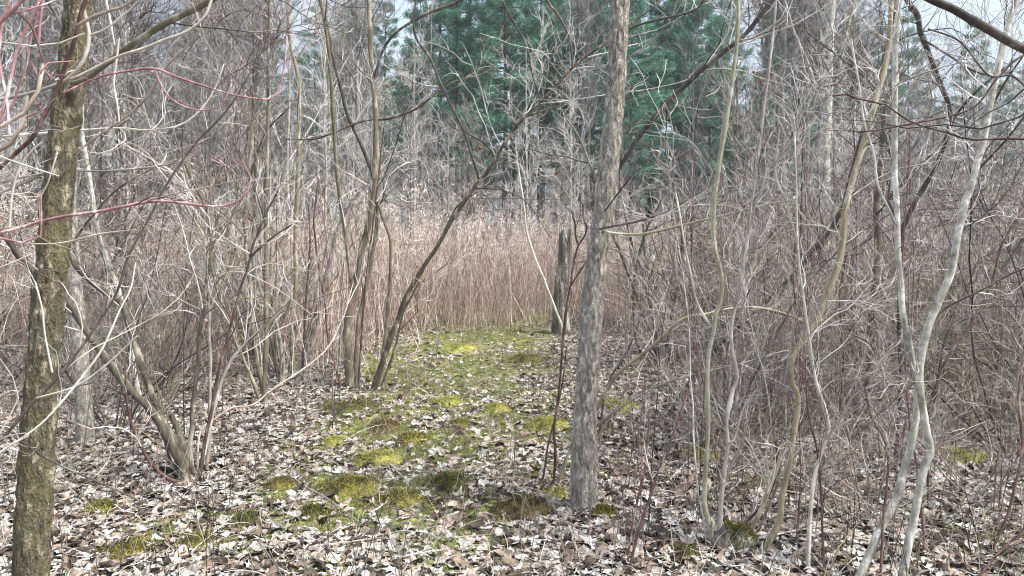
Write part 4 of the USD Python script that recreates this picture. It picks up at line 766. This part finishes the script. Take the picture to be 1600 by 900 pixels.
sap_label = lambda x, y, k: (f"slender {SAPT[k]} bare sapling {'near' if y < 14 else 'farther back'} {zone(800 + x / y * FPX)}", f"{SAPT[k]} saplings {'near' if y < 14 else 'farther back'} {zone(800 + x / y * FPX)}")
place(K_sap, spots(R, 18, 8, 16, lambda px, y: px > 1160 or px < 420, gap=0.5), "bare_sapling", sap_label, "tree", None, 9, (0.7, 1.1))
place(K_sap, spots(R, 44, 16, 34, lambda px, y: not 600 < px < 1150, gap=0.5), "bare_sapling", sap_label, "tree", None, 10, (0.9, 1.5))
place(K_sap, spots(R, 16, 32, 42, lambda px, y: 560 < px < 1100, gap=0.5), "bare_sapling", sap_label, "tree", None, 14, (0.8, 1.3))

TRT = ["tall grey", "grey spreading", "big tall grey", "slim grey"]
def tree_label(x, y, k):
    z = zone(800 + x / y * FPX)
    return f"{TRT[k]} bare tree far back {z}", f"{TRT[k]} bare trees far back {z}"
place(K_tree, spots(R, 54, 28, 52, lambda px, y: not 600 < px < 1130 or (y > 34 and R.random() < 0.2), gap=1.0), "bare_tree", tree_label, "tree", None, 11, (0.75, 1.15))
place(K_tree, spots(R, 70, 50, 90, lambda px, y: not 640 < px < 1100, gap=1.5), "bare_tree", tree_label, "tree", None, 12, (0.8, 1.2))
pines = [(690, 48, 0), (735, 52, 2), (787, 43, 0), (800, 56, 2), (842, 50, 1), (868, 58, 0), (905, 47, 1), (950, 52, 0), (985, 48, 1), (1015, 53, 0), (1040, 46, 3), (1052, 58, 1), (1082, 50, 1), (1110, 47, 3), (1128, 55, 1),
         (655, 56, 1), (1190, 52, 3), (1215, 46, 3), (1245, 50, 1), (755, 62, 1), (925, 62, 2), (600, 62, 2), (545, 66, 0), (490, 62, 1), (430, 68, 2), (370, 62, 2), (300, 66, 0), (230, 70, 1), (170, 68, 1), (1330, 66, 2), (1370, 60, 1), (1420, 64, 1), (1470, 62, 3), (1520, 66, 1), (1565, 60, 3), (1600, 68, 1), (1285, 66, 0), (60, 66, 2), (712, 44, 1), (820, 46, 0), (880, 52, 2), (960, 45, 1), (1060, 52, 0), (1120, 60, 0), (725, 75, 0), (850, 78, 2), (1010, 72, 1), (1075, 75, 2), (640, 72, 0)]
for k, (px, d, kind) in enumerate(pines):
    x = (px - 800) / FPX * d
    z = "in the gap beyond the path" if 720 < px < 830 else "left of the gap beyond the path" if px <= 720 else "between the gap and the ridged tree" if px < 930 else "right of the ridged tree's top" if px < 1120 else "behind the right thicket"
    near = "dense green pine" if kind < 3 else "low bushy green pine"
    lab = f"{'' if d < 60 else 'distant '}{near} {z}"
    PLACED.append((lab, x / d, copy_of(K_pine[kind].GetPath(), "pine_tree", lab, "pine tree", (x, d, float(G(x, d))), k * 1.7, 1.0 + 0.12 * math.sin(k * 2.3), f"{'distant ' if d >= 60 else ''}{near}s {z}")))

def shoot_class(name, seed, tmat):
    rng = np.random.default_rng(seed); c = proto(name); d = unit(np.array([[rng.normal(0, 0.12), rng.normal(0, 0.12), 1.0]])); pts = [np.array([[0, 0, -0.05]])]
    for q in range(13): d = unit(d + rng.normal(0, 0.07, (1, 3)) + [0, 0, 0.03]); pts.append(pts[-1] + d * 0.16)
    P = np.stack(pts, 1); Rr = np.linspace(0.0062, 0.0018, 14)[None]
    obj("stem", tubes(P, Rr, 6), tmat, c, rnd=0.6)
    P1, R1 = sprout(rng, P, Rr, 9, t=(0.25, 1), length=(0.15, 0.6), N=7, rmax=0.0034, rtip=0.0013, up=0.3); P2, R2_ = sprout(rng, P1, R1, 14, length=(0.08, 0.25), N=5, rmax=0.0022, rtip=0.0012)
    tag(obj("twigs", join(tubes(P1, R1, 4, rng.random(9)), tubes(P2, R2_, 3, rng.random(14))), tmat, c), kind="stuff")
    return c
K_shoot = [shoot_class("shoot_red", 71, T_red), shoot_class("shoot_purple", 72, T_purple), shoot_class("shoot_tan", 73, T_buff), shoot_class("shoot_dark", 74, T_dark), shoot_class("shoot_olive", 75, T_olive), shoot_class("shoot_cream", 76, T_pale)]
SHT = ["red-brown", "purplish", "tan", "dark", "olive", "cream"]
def shoot_label(x, y, k):
    px = 800 + x / y * FPX; z = "left of the middle clump" if px < 600 else "beside the path" if px < 900 else "right of the ridged tree" if px < 1110 else "around the olive sapling" if px < 1330 else "around the white trunks" if px < 1480 else "at the right edge"
    w = "nearest" if y < 5 else "near" if y < 7.5 else "farther"
    return f"{w} thin {SHT[k]} upright shoot {z}", f"{w} {SHT[k]} upright shoots {z}"
place(K_sap, spots(R, 9, 21, 30, lambda px, y: 630 < px < 960 and not 750 < px < 800, gap=0.8), "bare_sapling", sap_label, "tree", None, 24, (0.8, 1.3))
place(K_shoot, spots(R, 92, 3.9, 10, lambda px, y: px > 975), "upright_shoot", shoot_label, "shoot", None, 21, (0.5, 1.2))
place(K_shoot, spots(R, 46, 5.6, 12, lambda px, y: px < 540), "upright_shoot", shoot_label, "shoot", None, 22, (0.5, 1.2))
place(K_shoot, spots(R, 26, 12, 20, lambda px, y: 600 < px < 960), "upright_shoot", shoot_label, "shoot", None, 23, (0.4, 0.9))
ORD = ["leftmost", "second", "third", "fourth", "fifth", "sixth", "seventh", "eighth", "ninth", "tenth", "eleventh", "twelfth", "thirteenth", "fourteenth", "fifteenth", "sixteenth", "seventeenth", "eighteenth", "nineteenth", "twentieth"] + ["far-right"] * 30
for lab in sorted({p[0] for p in PLACED}):
    same = sorted([p for p in PLACED if p[0] == lab], key=lambda p: p[1])
    for q, p in enumerate(same):
        if len(same) > 1: p[2].SetCustomDataByKey("label", f"{lab}, {'rightmost' if q == len(same) - 1 else ORD[q] + (' from left' if q else '')}")

# far wood beyond, closing the view: too far to count
def far_protos(path):
    out = []
    for k in range(3):
        c = stage.DefinePrim(f"{path}/prototypes/far_tree_{k}", "Xform"); c.GetReferences().AddInternalReference(K_tree[k].GetPath()); out.append(c)
    return out
R2 = np.random.default_rng(8); n = 420
fy = R2.uniform(88, 190, n); fx = R2.uniform(-0.95, 0.95, n) * fy
scatter("far_wood", far_protos, np.column_stack([fx, fy, G(fx, fy)]), R2.integers(0, 3, n), quats(R2, n, 0.0), R2.uniform(0.7, 1.1, n), "grey bare wood closing the view in the far distance")

# ------------------------------------------------------------------ reeds
def reed_protos(path):
    out = []
    for k in range(5):
        rng = np.random.default_rng(60 + k); m = 26; c = stage.DefinePrim(f"{path}/prototypes/reed_clump_{k}", "Xform")
        b = np.column_stack([rng.normal(0, 0.42, (m, 2)), np.full(m, -0.05)]); d = unit(np.column_stack([rng.normal(0, 0.2, (m, 2)), np.ones(m)]))
        h = rng.uniform(0.9, 2.6, m) * np.where(rng.random(m) < 0.2, 0.6, 1); pts = [b]
        for q in range(5): d = unit(d + rng.normal(0, 0.045, (m, 3))); pts.append(pts[-1] + d * (h / 5)[:, None])
        P = np.stack(pts, 1); Rr = np.linspace(0.0065, 0.0028, 6)[None] * rng.uniform(0.6, 1.5, (m, 1))
        P2, R2_ = sprout(rng, P, Rr, 60, t=(0.15, 0.95), length=(0.2, 0.55), ang=(0.3, 1.0), up=-0.1, N=5, rmax=0.0055, rtip=0.002)
        obj("stalks", join(tubes(P, Rr, 3, rng.random(m)), tubes(P2, R2_, 3, rng.random(60))), B_reed, c)
        tops = P[(rng.random(m) < 0.42) & (h > 1.4), -1]
        if len(tops):
            n_ = 26; C = np.repeat(tops, n_, 0) + rng.normal(0, 1, (len(tops) * n_, 3)) * [0.035, 0.035, 0.10] + [0.03, 0, 0.06]
            obj("plumes", needle_tufts(rng, C, np.tile([[0.5, 0, 0.6]], (len(C), 1)), 0.07, 2, 0.006), B_plume, c, smooth=False)
        out.append(c)
    return out
R3 = np.random.default_rng(9); pos = []
while len(pos) < 1900:
    y = R3.uniform(9.6, 33); x = R3.uniform(-19, 9.5); px = 800 + x / y * FPX
    edge = np.interp(px, [-200, 150, 420, 540, 640, 700, 880, 960], [9.8, 10.2, 11.5, 13.5, 18.5, 21.0, 21.0, 17.5]) + 1.2 * math.sin(x * 1.7)
    if y < edge - 7.0 * R3.random() ** 3.5 or (px > 880 and R3.random() < 0.35): continue
    pos.append((x, y, float(G(x, y))))
n = len(pos); scatter("reed_bed", reed_protos, pos, R3.integers(0, 5, n), quats(R3, n, 0.05), R3.uniform(0.6, 1.2, n), "dense dry tan reed bed across the end of the path", "reeds")

# ------------------------------------------------------------------ leaf litter, moss, grass and sticks
MOUNDS = []
def moss_mound(name, label, px, py, wpx, hpx, kind, seed):
    rng = np.random.default_rng(seed); d = dd(py); x0 = (px - 800) / FPX * d; rx = wpx / 2 / FPX * d; ry = min(max(rx * 0.75, hpx / 2 / FPX * d * d / EYE), rx * 1.6); hz = 0.045 + 0.05 * min(rx, 0.5)
    MOUNDS.append((x0, d, rx, ry))
    k = 46; a, r = np.meshgrid(np.arange(k) * 2 * np.pi / k, np.linspace(0, 1, 20), indexing="ij")
    lob = 1 + 0.9 * (meshkit.fbm(np.stack([np.cos(a) * 1.8 + seed, np.sin(a) * 1.8, 0 * a], -1), 3, seed) - 0.5)
    X_, Y_ = x0 + np.cos(a) * r * lob * rx, d + np.sin(a) * r * lob * ry
    q = np.stack([X_, Y_, 0 * X_], -1)
    Z_ = G(X_, Y_) + hz * ((1 - r ** 2.2) * (0.35 + 1.1 * meshkit.fbm(q * 9 + seed, 3, seed)) + 0.25 * (meshkit.fbm(q * 45, 2, 3) - 0.5)) - 0.012
    v = np.stack([X_, Y_, Z_], -1).reshape(-1, 3); i = np.arange(k)[:, None] * 20; i2 = (np.arange(k)[:, None] + 1) % k * 20; j = np.arange(19)[None]
    f = np.vstack([np.stack([i + j, i + j + 1, i2 + j + 1], -1).reshape(-1, 3), np.stack([i + j, i2 + j + 1, i2 + j], -1).reshape(-1, 3)])
    base = np.array([x0, d, float(G(x0, d))])
    t = thing(name, label, "moss", base); m = MOSS[kind]
    obj("cushion", (v - base, f), m, t, rnd=0.35)
    n = int(2200 * min(1, rx * ry * 6 + 0.25)); pick = rng.integers(0, len(v), n); c = v[pick] + rng.normal(0, 1, (n, 3)) * [rx / 6, ry / 6, 0.002]; c[:, 2] = np.minimum(c[:, 2], G(c[:, 0], c[:, 1]) + hz)
    vf = needle_tufts(rng, c - base, np.tile([[0, 0, 1.0]], (n, 1)) + rng.normal(0, 0.4, (n, 3)), 0.02, 3, 0.003)
    tag(obj("sprigs", vf, m, t, smooth=False), kind="stuff")

for k, (px, py, w, h, kind, lab) in enumerate([
    (205, 858, 100, 40, "olive", "olive moss cushion at the lower left, right of the mossy trunk's foot"), (305, 853, 70, 30, "olive", "olive moss cushion with bare rim right of the one by the trunk"),
    (550, 642, 120, 28, "dark", "dark moss patch in front of the middle clump"), (600, 668, 60, 30, "rust", "dark rust-brown mound just below the clump's moss patch"),
    (523, 692, 46, 18, "bright", "small yellow-green moss tuft in the leaves below the dark patch"), (590, 718, 90, 26, "bright", "bright yellow-green moss cushion in the middle of the path"),
    (545, 765, 120, 46, "olive", "broad olive moss cushion in the path's near end"), (625, 785, 90, 34, "olive", "golden olive moss cushion right beside the broad one"),
    (700, 757, 90, 40, "dark", "dark green moss mound right of the golden cushions"), (818, 797, 100, 40, "rust", "rust-brown mossy mound left of the ridged tree's foot"),
    (852, 667, 86, 30, "bright", "flat yellow-green moss carpet left of the ridged trunk"), (440, 757, 50, 22, "olive", "small olive-gold moss tuft left of the broad cushion"),
    (385, 818, 70, 30, "dark", "dark olive moss patch among leaves below the left shrub"), (485, 805, 46, 18, "dark", "dark moss tuft below the golden cushions"),
    (719, 667, 44, 20, "olive", "small green moss tuft on the path beyond the dark mound"), (640, 690, 60, 22, "olive", "olive moss tuft beside the rust-brown mound"),
    (700, 630, 60, 18, "bright", "yellow moss strip in the middle of the path"), (775, 641, 50, 12, "bright", "thin yellow moss strip on the right of the path"),
    (940, 805, 60, 20, "olive", "moss skirt on the right foot of the ridged tree"), (870, 775, 40, 18, "bright", "bright green moss on the left foot of the ridged tree"),
    (970, 635, 80, 22, "bright", "yellow-green moss behind the ridged trunk's right side"), (1095, 715, 60, 26, "bright", "moss patch behind the pale green sapling"),
    (1190, 760, 50, 18, "bright", "small yellow moss tuft behind the olive sapling"), (160, 797, 70, 22, "olive", "faint grassy moss patch right of the mossy trunk"),
    (1075, 870, 44, 16, "olive", "little moss tuft left of the mossy stump"), (1500, 715, 90, 26, "bright", "moss patch showing through brush right of the white trunks"),
    (820, 562, 80, 14, "olive", "green moss streak far along the path on its right"), (720, 545, 90, 12, "bright", "yellow-green moss streak far along the path")]):
    moss_mound("moss_cushion", lab, px, py, w, h, kind, 300 + k)

def leaf_protos(path):
    out = []
    for k in range(34):
        rng = np.random.default_rng(200 + k); c = stage.DefinePrim(f"{path}/prototypes/leaf_{k}", "Xform")
        if k < 30:
            v, f = dead_leaf(rng, 11, rng.uniform(0.020, 0.041) if k < 22 else rng.uniform(0.010, 0.022), k % 3 == 0, 1.25)
            obj("leaf", (v, f), LEAVES[(0, 1, 2, 4, 1, 2, 0, 3, 3, 2, 4, 0, 3)[k % 13]][1], c, smooth=k % 2 == 0, rnd=rng.uniform(0.2, 1.0))
        else:
            q = np.column_stack([np.linspace(-0.1, 0.1, 6), rng.normal(0, 0.012, 6), np.abs(rng.normal(0, 0.008, 6))]) * rng.uniform(0.6, 1.3)
            obj("twig_bit", tubes(q[None], np.linspace(0.003, 0.0016, 6)[None], 5), (B_grey, B_dark, B_peach, T_pale)[k - 30], c, rnd=0.5)
        out.append(c)
    return out
R4 = np.random.default_rng(11)
P = []
for y0, y1, dens in ((2.4, 6.5, 1200), (6.5, 10, 660), (10, 15, 240), (15, 23, 80)):
    n = int(dens * (y1 - y0) * (0.8 * (y0 + y1) + 1)); y = R4.uniform(y0, y1, n); x = R4.uniform(-1, 1, n) * (0.8 * y + 0.5)
    m = moss_at(x, y); patch = meshkit.fbm(np.stack([x, y, 0 * x], -1) * 0.9 + 5, 3, 12)
    ok = R4.random(n) > np.clip(m * 1.25 - 0.1, 0, 0.78) + np.clip((0.42 - patch) * 2, 0, 0.45)
    for mx, my, ra, rb in MOUNDS: ok &= (((x - mx) / ra) ** 2 + ((y - my) / rb) ** 2 > 0.2 + 0.7 * meshkit.noise(np.stack([x, y, 0 * x], -1) * 9, 4)) | (R4.random(n) < 0.32)
    P.append(np.column_stack([x, y])[ok])
P = np.vstack(P); n = len(P)
near = np.where((np.abs(P[:, 0] / P[:, 1] * FPX) < 800) & (P[:, 1] > 3.72))[0]; near = near[np.argsort(P[near, 1])][::15][:300]
rest = np.setdiff1d(np.arange(n), near)
z = G(P[:, 0], P[:, 1])
sc = R4.uniform(0.7, 1.3, n)
scatter("leaf_litter", leaf_protos, np.column_stack([P[rest], z[rest] + R4.uniform(0.0, 0.026, len(rest))]), R4.choice(34, len(rest), p=np.array([1.0] * 22 + [1.0] * 8 + [0.55] * 4) / 32.2), quats(R4, len(rest), 0.42), sc[rest], "thick litter of dry curled brown and grey fallen leaves", "leaf litter")
for k, i in enumerate(near):
    rng = np.random.default_rng(5000 + k); tone, mat = LEAVES[(0, 1, 2, 1, 0, 2, 3, 1, 3, 4)[k % 10]]
    v, f = dead_leaf(rng, 13, rng.uniform(0.028, 0.049), k % 3 == 0, 1.25)
    Mq = np.array(Gf.Matrix3d(Gf.Rotation(Gf.Vec3d(*rng.normal(size=3)), float(abs(rng.normal(0, 24)))))); c, s = math.cos(k * 2.4), math.sin(k * 2.4)
    v = v @ np.array([[c, s, 0], [-s, c, 0], [0, 0, 1]]) @ Mq
    px = 800 + P[i, 0] / P[i, 1] * FPX; w = "left" if px < 500 else "middle" if px < 1000 else "right"
    tag(obj("fallen_leaf", (v, f), mat, rnd=rng.uniform(0.35, 1.0), loc=(P[i, 0], P[i, 1], z[i] + 0.018)), f"{tone} curled fallen leaf on top of the near litter, {w} part", "leaf", f"{tone} fallen leaves on the near litter, {w} part")

def stump():
    d = 4.05; b = at(1148, 868, d); base = np.array([b[0], b[1], float(G(b[0], b[1]))])
    k, m = 40, 18; a, r = np.meshgrid(np.arange(k) * 2 * np.pi / k, np.linspace(0, 1, m), indexing="ij")
    lob = 1 + 0.35 * (meshkit.noise(np.stack([np.cos(a) * 2.2, np.sin(a) * 2.2, 0 * a], -1), 3) - 0.5)
    X_, Y_ = np.cos(a) * r * lob * 0.155, np.sin(a) * r * lob * 0.12; q = np.stack([X_, Y_, 0 * X_], -1)
    Z_ = 0.115 * (1 - r ** 3.5) * (0.55 + 0.9 * meshkit.fbm(q * 14, 3, 9)) - 0.02
    v = np.stack([X_, Y_, Z_], -1).reshape(-1, 3); i = np.arange(k)[:, None] * m; i2 = (np.arange(k)[:, None] + 1) % k * m; j = np.arange(m - 1)[None]
    f = np.vstack([np.stack([i + j, i + j + 1, i2 + j + 1], -1).reshape(-1, 3), np.stack([i + j, i2 + j + 1, i2 + j], -1).reshape(-1, 3)])
    t = thing("rotten_stump", "low rotten stump with moss at the foot of the pale green sapling", "stump", base)
    obj("wood", (v, f), B_snag, t)
    rng = np.random.default_rng(4); n = 900; c = v[rng.integers(0, len(v), n)]; c = c[(c[:, 0] > -0.05)] + [0, 0, 0.003]
    tag(obj("moss", needle_tufts(rng, c, np.tile([[0, 0, 1.0]], (len(c), 1)), 0.016, 3, 0.003), MOSS["olive"], t, smooth=False), kind="stuff")
stump()

def blade_protos(path, names):
    out = []
    for k, (nm, mat, h, m, lean, w) in enumerate(names):
        rng = np.random.default_rng(90 + k); c = stage.DefinePrim(f"{path}/prototypes/{nm}_{k}", "Xform")
        b = np.column_stack([rng.normal(0, 0.03, (m, 2)), np.full(m, -0.004)]); d = unit(np.column_stack([rng.normal(0, lean, (m, 2)), np.ones(m)])); pts = [b]
        L = h * rng.uniform(0.5, 1.2, m)
        for q in range(3): pts.append(pts[-1] + d * (L / 3)[:, None]); d = unit(d + [0, 0, -0.25] + rng.normal(0, 0.12, (m, 3)))
        obj("blades", tubes(np.stack(pts, 1), np.array([[w, w, w * .7, w * .15]]).repeat(m, 0), 3, rng.random(m)), mat, c); out.append(c)
    return out
R5 = np.random.default_rng(13)
y = R5.uniform(3.4, 24, 95000); x = R5.uniform(-1, 1, 95000) * (0.75 * y + 0.5); m = moss_at(x, y)
ok = R5.random(95000) < np.clip(m * 0.95 - 0.05, 0, 1); x, y = x[ok], y[ok]; n = len(x)
GR = [("grass_tuft", M_grass, 0.06, 12, 0.7, 0.0018), ("grass_tuft", M_grass, 0.045, 14, 0.9, 0.0018), ("moss_tuft", M_sprig, 0.03, 26, 0.8, 0.0025), ("moss_tuft", M_sprig, 0.028, 26, 1.0, 0.003), ("straw_tuft", M_straw, 0.12, 8, 1.2, 0.0014)]
scatter("grass", lambda p: blade_protos(p, GR), np.column_stack([x, y, G(x, y)]), R5.choice(5, n, p=[.2, .16, .25, .24, .15]), quats(R5, n, 0.1), R5.uniform(0.6, 1.4, n), "short green grass and moss sprigs along the path", "grass")
nn = 5200; y = R5.uniform(3.4, 20, nn); x = R5.uniform(-1, 1, nn) * (0.75 * y + 0.5); ok = R5.random(nn) > 0.85 * path_mask(x, y); x, y = x[ok], y[ok]; n = len(x)
ST = [("dead_stem", M_straw, 0.30, 3, 0.5, 0.0016), ("dead_stem", T_red, 0.34, 2, 0.25, 0.0016), ("dead_stem", T_mauve, 0.42, 3, 0.5, 0.0017), ("dead_stem", T_pale, 0.22, 4, 1.3, 0.0015), ("dead_stem", T_dark, 0.3, 2, 0.35, 0.0016)]
scatter("dead_stems", lambda p: blade_protos(p, ST), np.column_stack([x, y, G(x, y)]), R5.integers(0, 5, n), quats(R5, n, 0.1), R5.uniform(0.6, 1.7, n), "thin dead stems and seedlings sticking up through the leaves", "dead stems")

sticks = [((430, 735), (560, 820)), ((600, 715), (660, 790)), ((660, 790), (760, 778)), ((580, 808), (630, 775)), ((170, 690), (280, 700)), ((85, 755), (160, 808)), ((320, 690), (430, 668)), ((300, 870), (360, 815)), ((360, 800), (400, 790)),
          ((840, 812), (930, 838)), ((960, 700), (1030, 760)), ((1040, 760), (1110, 700)), ((890, 830), (912, 890)), ((1320, 770), (1450, 745)), ((1430, 790), (1560, 755)), ((1200, 850), (1290, 830)), ((690, 850), (780, 846)), ((480, 862), (600, 850)), ((710, 612), (790, 640)), ((640, 600), (700, 640)),
          ((100, 830), (215, 815)), ((1020, 840), (1100, 800)), ((1450, 860), (1570, 830)), ((1500, 800), (1590, 815)), ((350, 760), (420, 775)), ((740, 700), (800, 690)), ((1010, 885), (1090, 870)), ((620, 880), (700, 872)), ((450, 660), (520, 650)), ((1320, 850), (1400, 866))]
for k, (a, b) in enumerate(sticks):
    rng = np.random.default_rng(700 + k); da, db = dd(a[1]), dd(b[1]); pa, pb = at(*a, da), at(*b, db)
    s = np.linspace(0, 1, 12)[:, None]; q = pa + (pb - pa) * s + rng.normal(0, 0.006, (12, 3)).cumsum(0) * 0.6; q[:, 2] = G(q[:, 0], q[:, 1]) + 0.025 + rng.uniform(0, 0.03) * s[:, 0]
    mat = (B_grey, B_peach, B_dark, B_white)[k % 4]; r = np.linspace(0.0055, 0.0022, 12) * rng.uniform(0.8, 1.4)
    t = thing("fallen_stick", None, "stick", (q[0, 0], q[0, 1], float(G(q[0, 0], q[0, 1])))); base = np.array([q[0, 0], q[0, 1], float(G(q[0, 0], q[0, 1]))])
    obj("stick", trunk_mesh(q - base, r, 7, 0.1, 9, 0, k), mat, t, rnd=0.5)
    P2, Rr = sprout(rng, (q - base)[None], r[None], 4, length=(0.05, 0.18), N=5, rmax=0.0025, rtip=0.001, up=0.1)
    obj("side_twigs", tubes(P2, Rr, 3), mat, t, rnd=0.5)
    w = zone(a[0]) if a[1] < 780 else "at the front left" if a[0] < 420 else "at the front middle" if a[0] < 900 else "at the front right"
    c = ("grey", "pinkish tan", "dark", "pale")[k % 4]
    tag(t.GetPrim() if hasattr(t, "GetPrim") else t, f"thin {c} fallen stick lying on the leaves {w}", None, f"{c} fallen sticks {w}")

# ------------------------------------------------------------------ the damp air
hz = usdkit.material(stage, "/World/Looks/haze", {"v": ("principled_volume", {"color": (0.93, 0.95, 0.97), "density": 0.0007})}, [], volume="v.volume")
hv = np.array([[x, y, z] for x in (-1400, 1400) for y in (-70, 1300) for z in (-1.5, 34.0)], float)
hf = np.array([[0, 1, 3], [0, 3, 2], [4, 6, 7], [4, 7, 5], [0, 4, 5], [0, 5, 1], [2, 3, 7], [2, 7, 6], [0, 2, 6], [0, 6, 4], [1, 5, 7], [1, 7, 3]])
tag(obj("haze", (hv, hf), hz, smooth=False), "thin pale winter haze over the whole wood", "haze", kind="stuff")
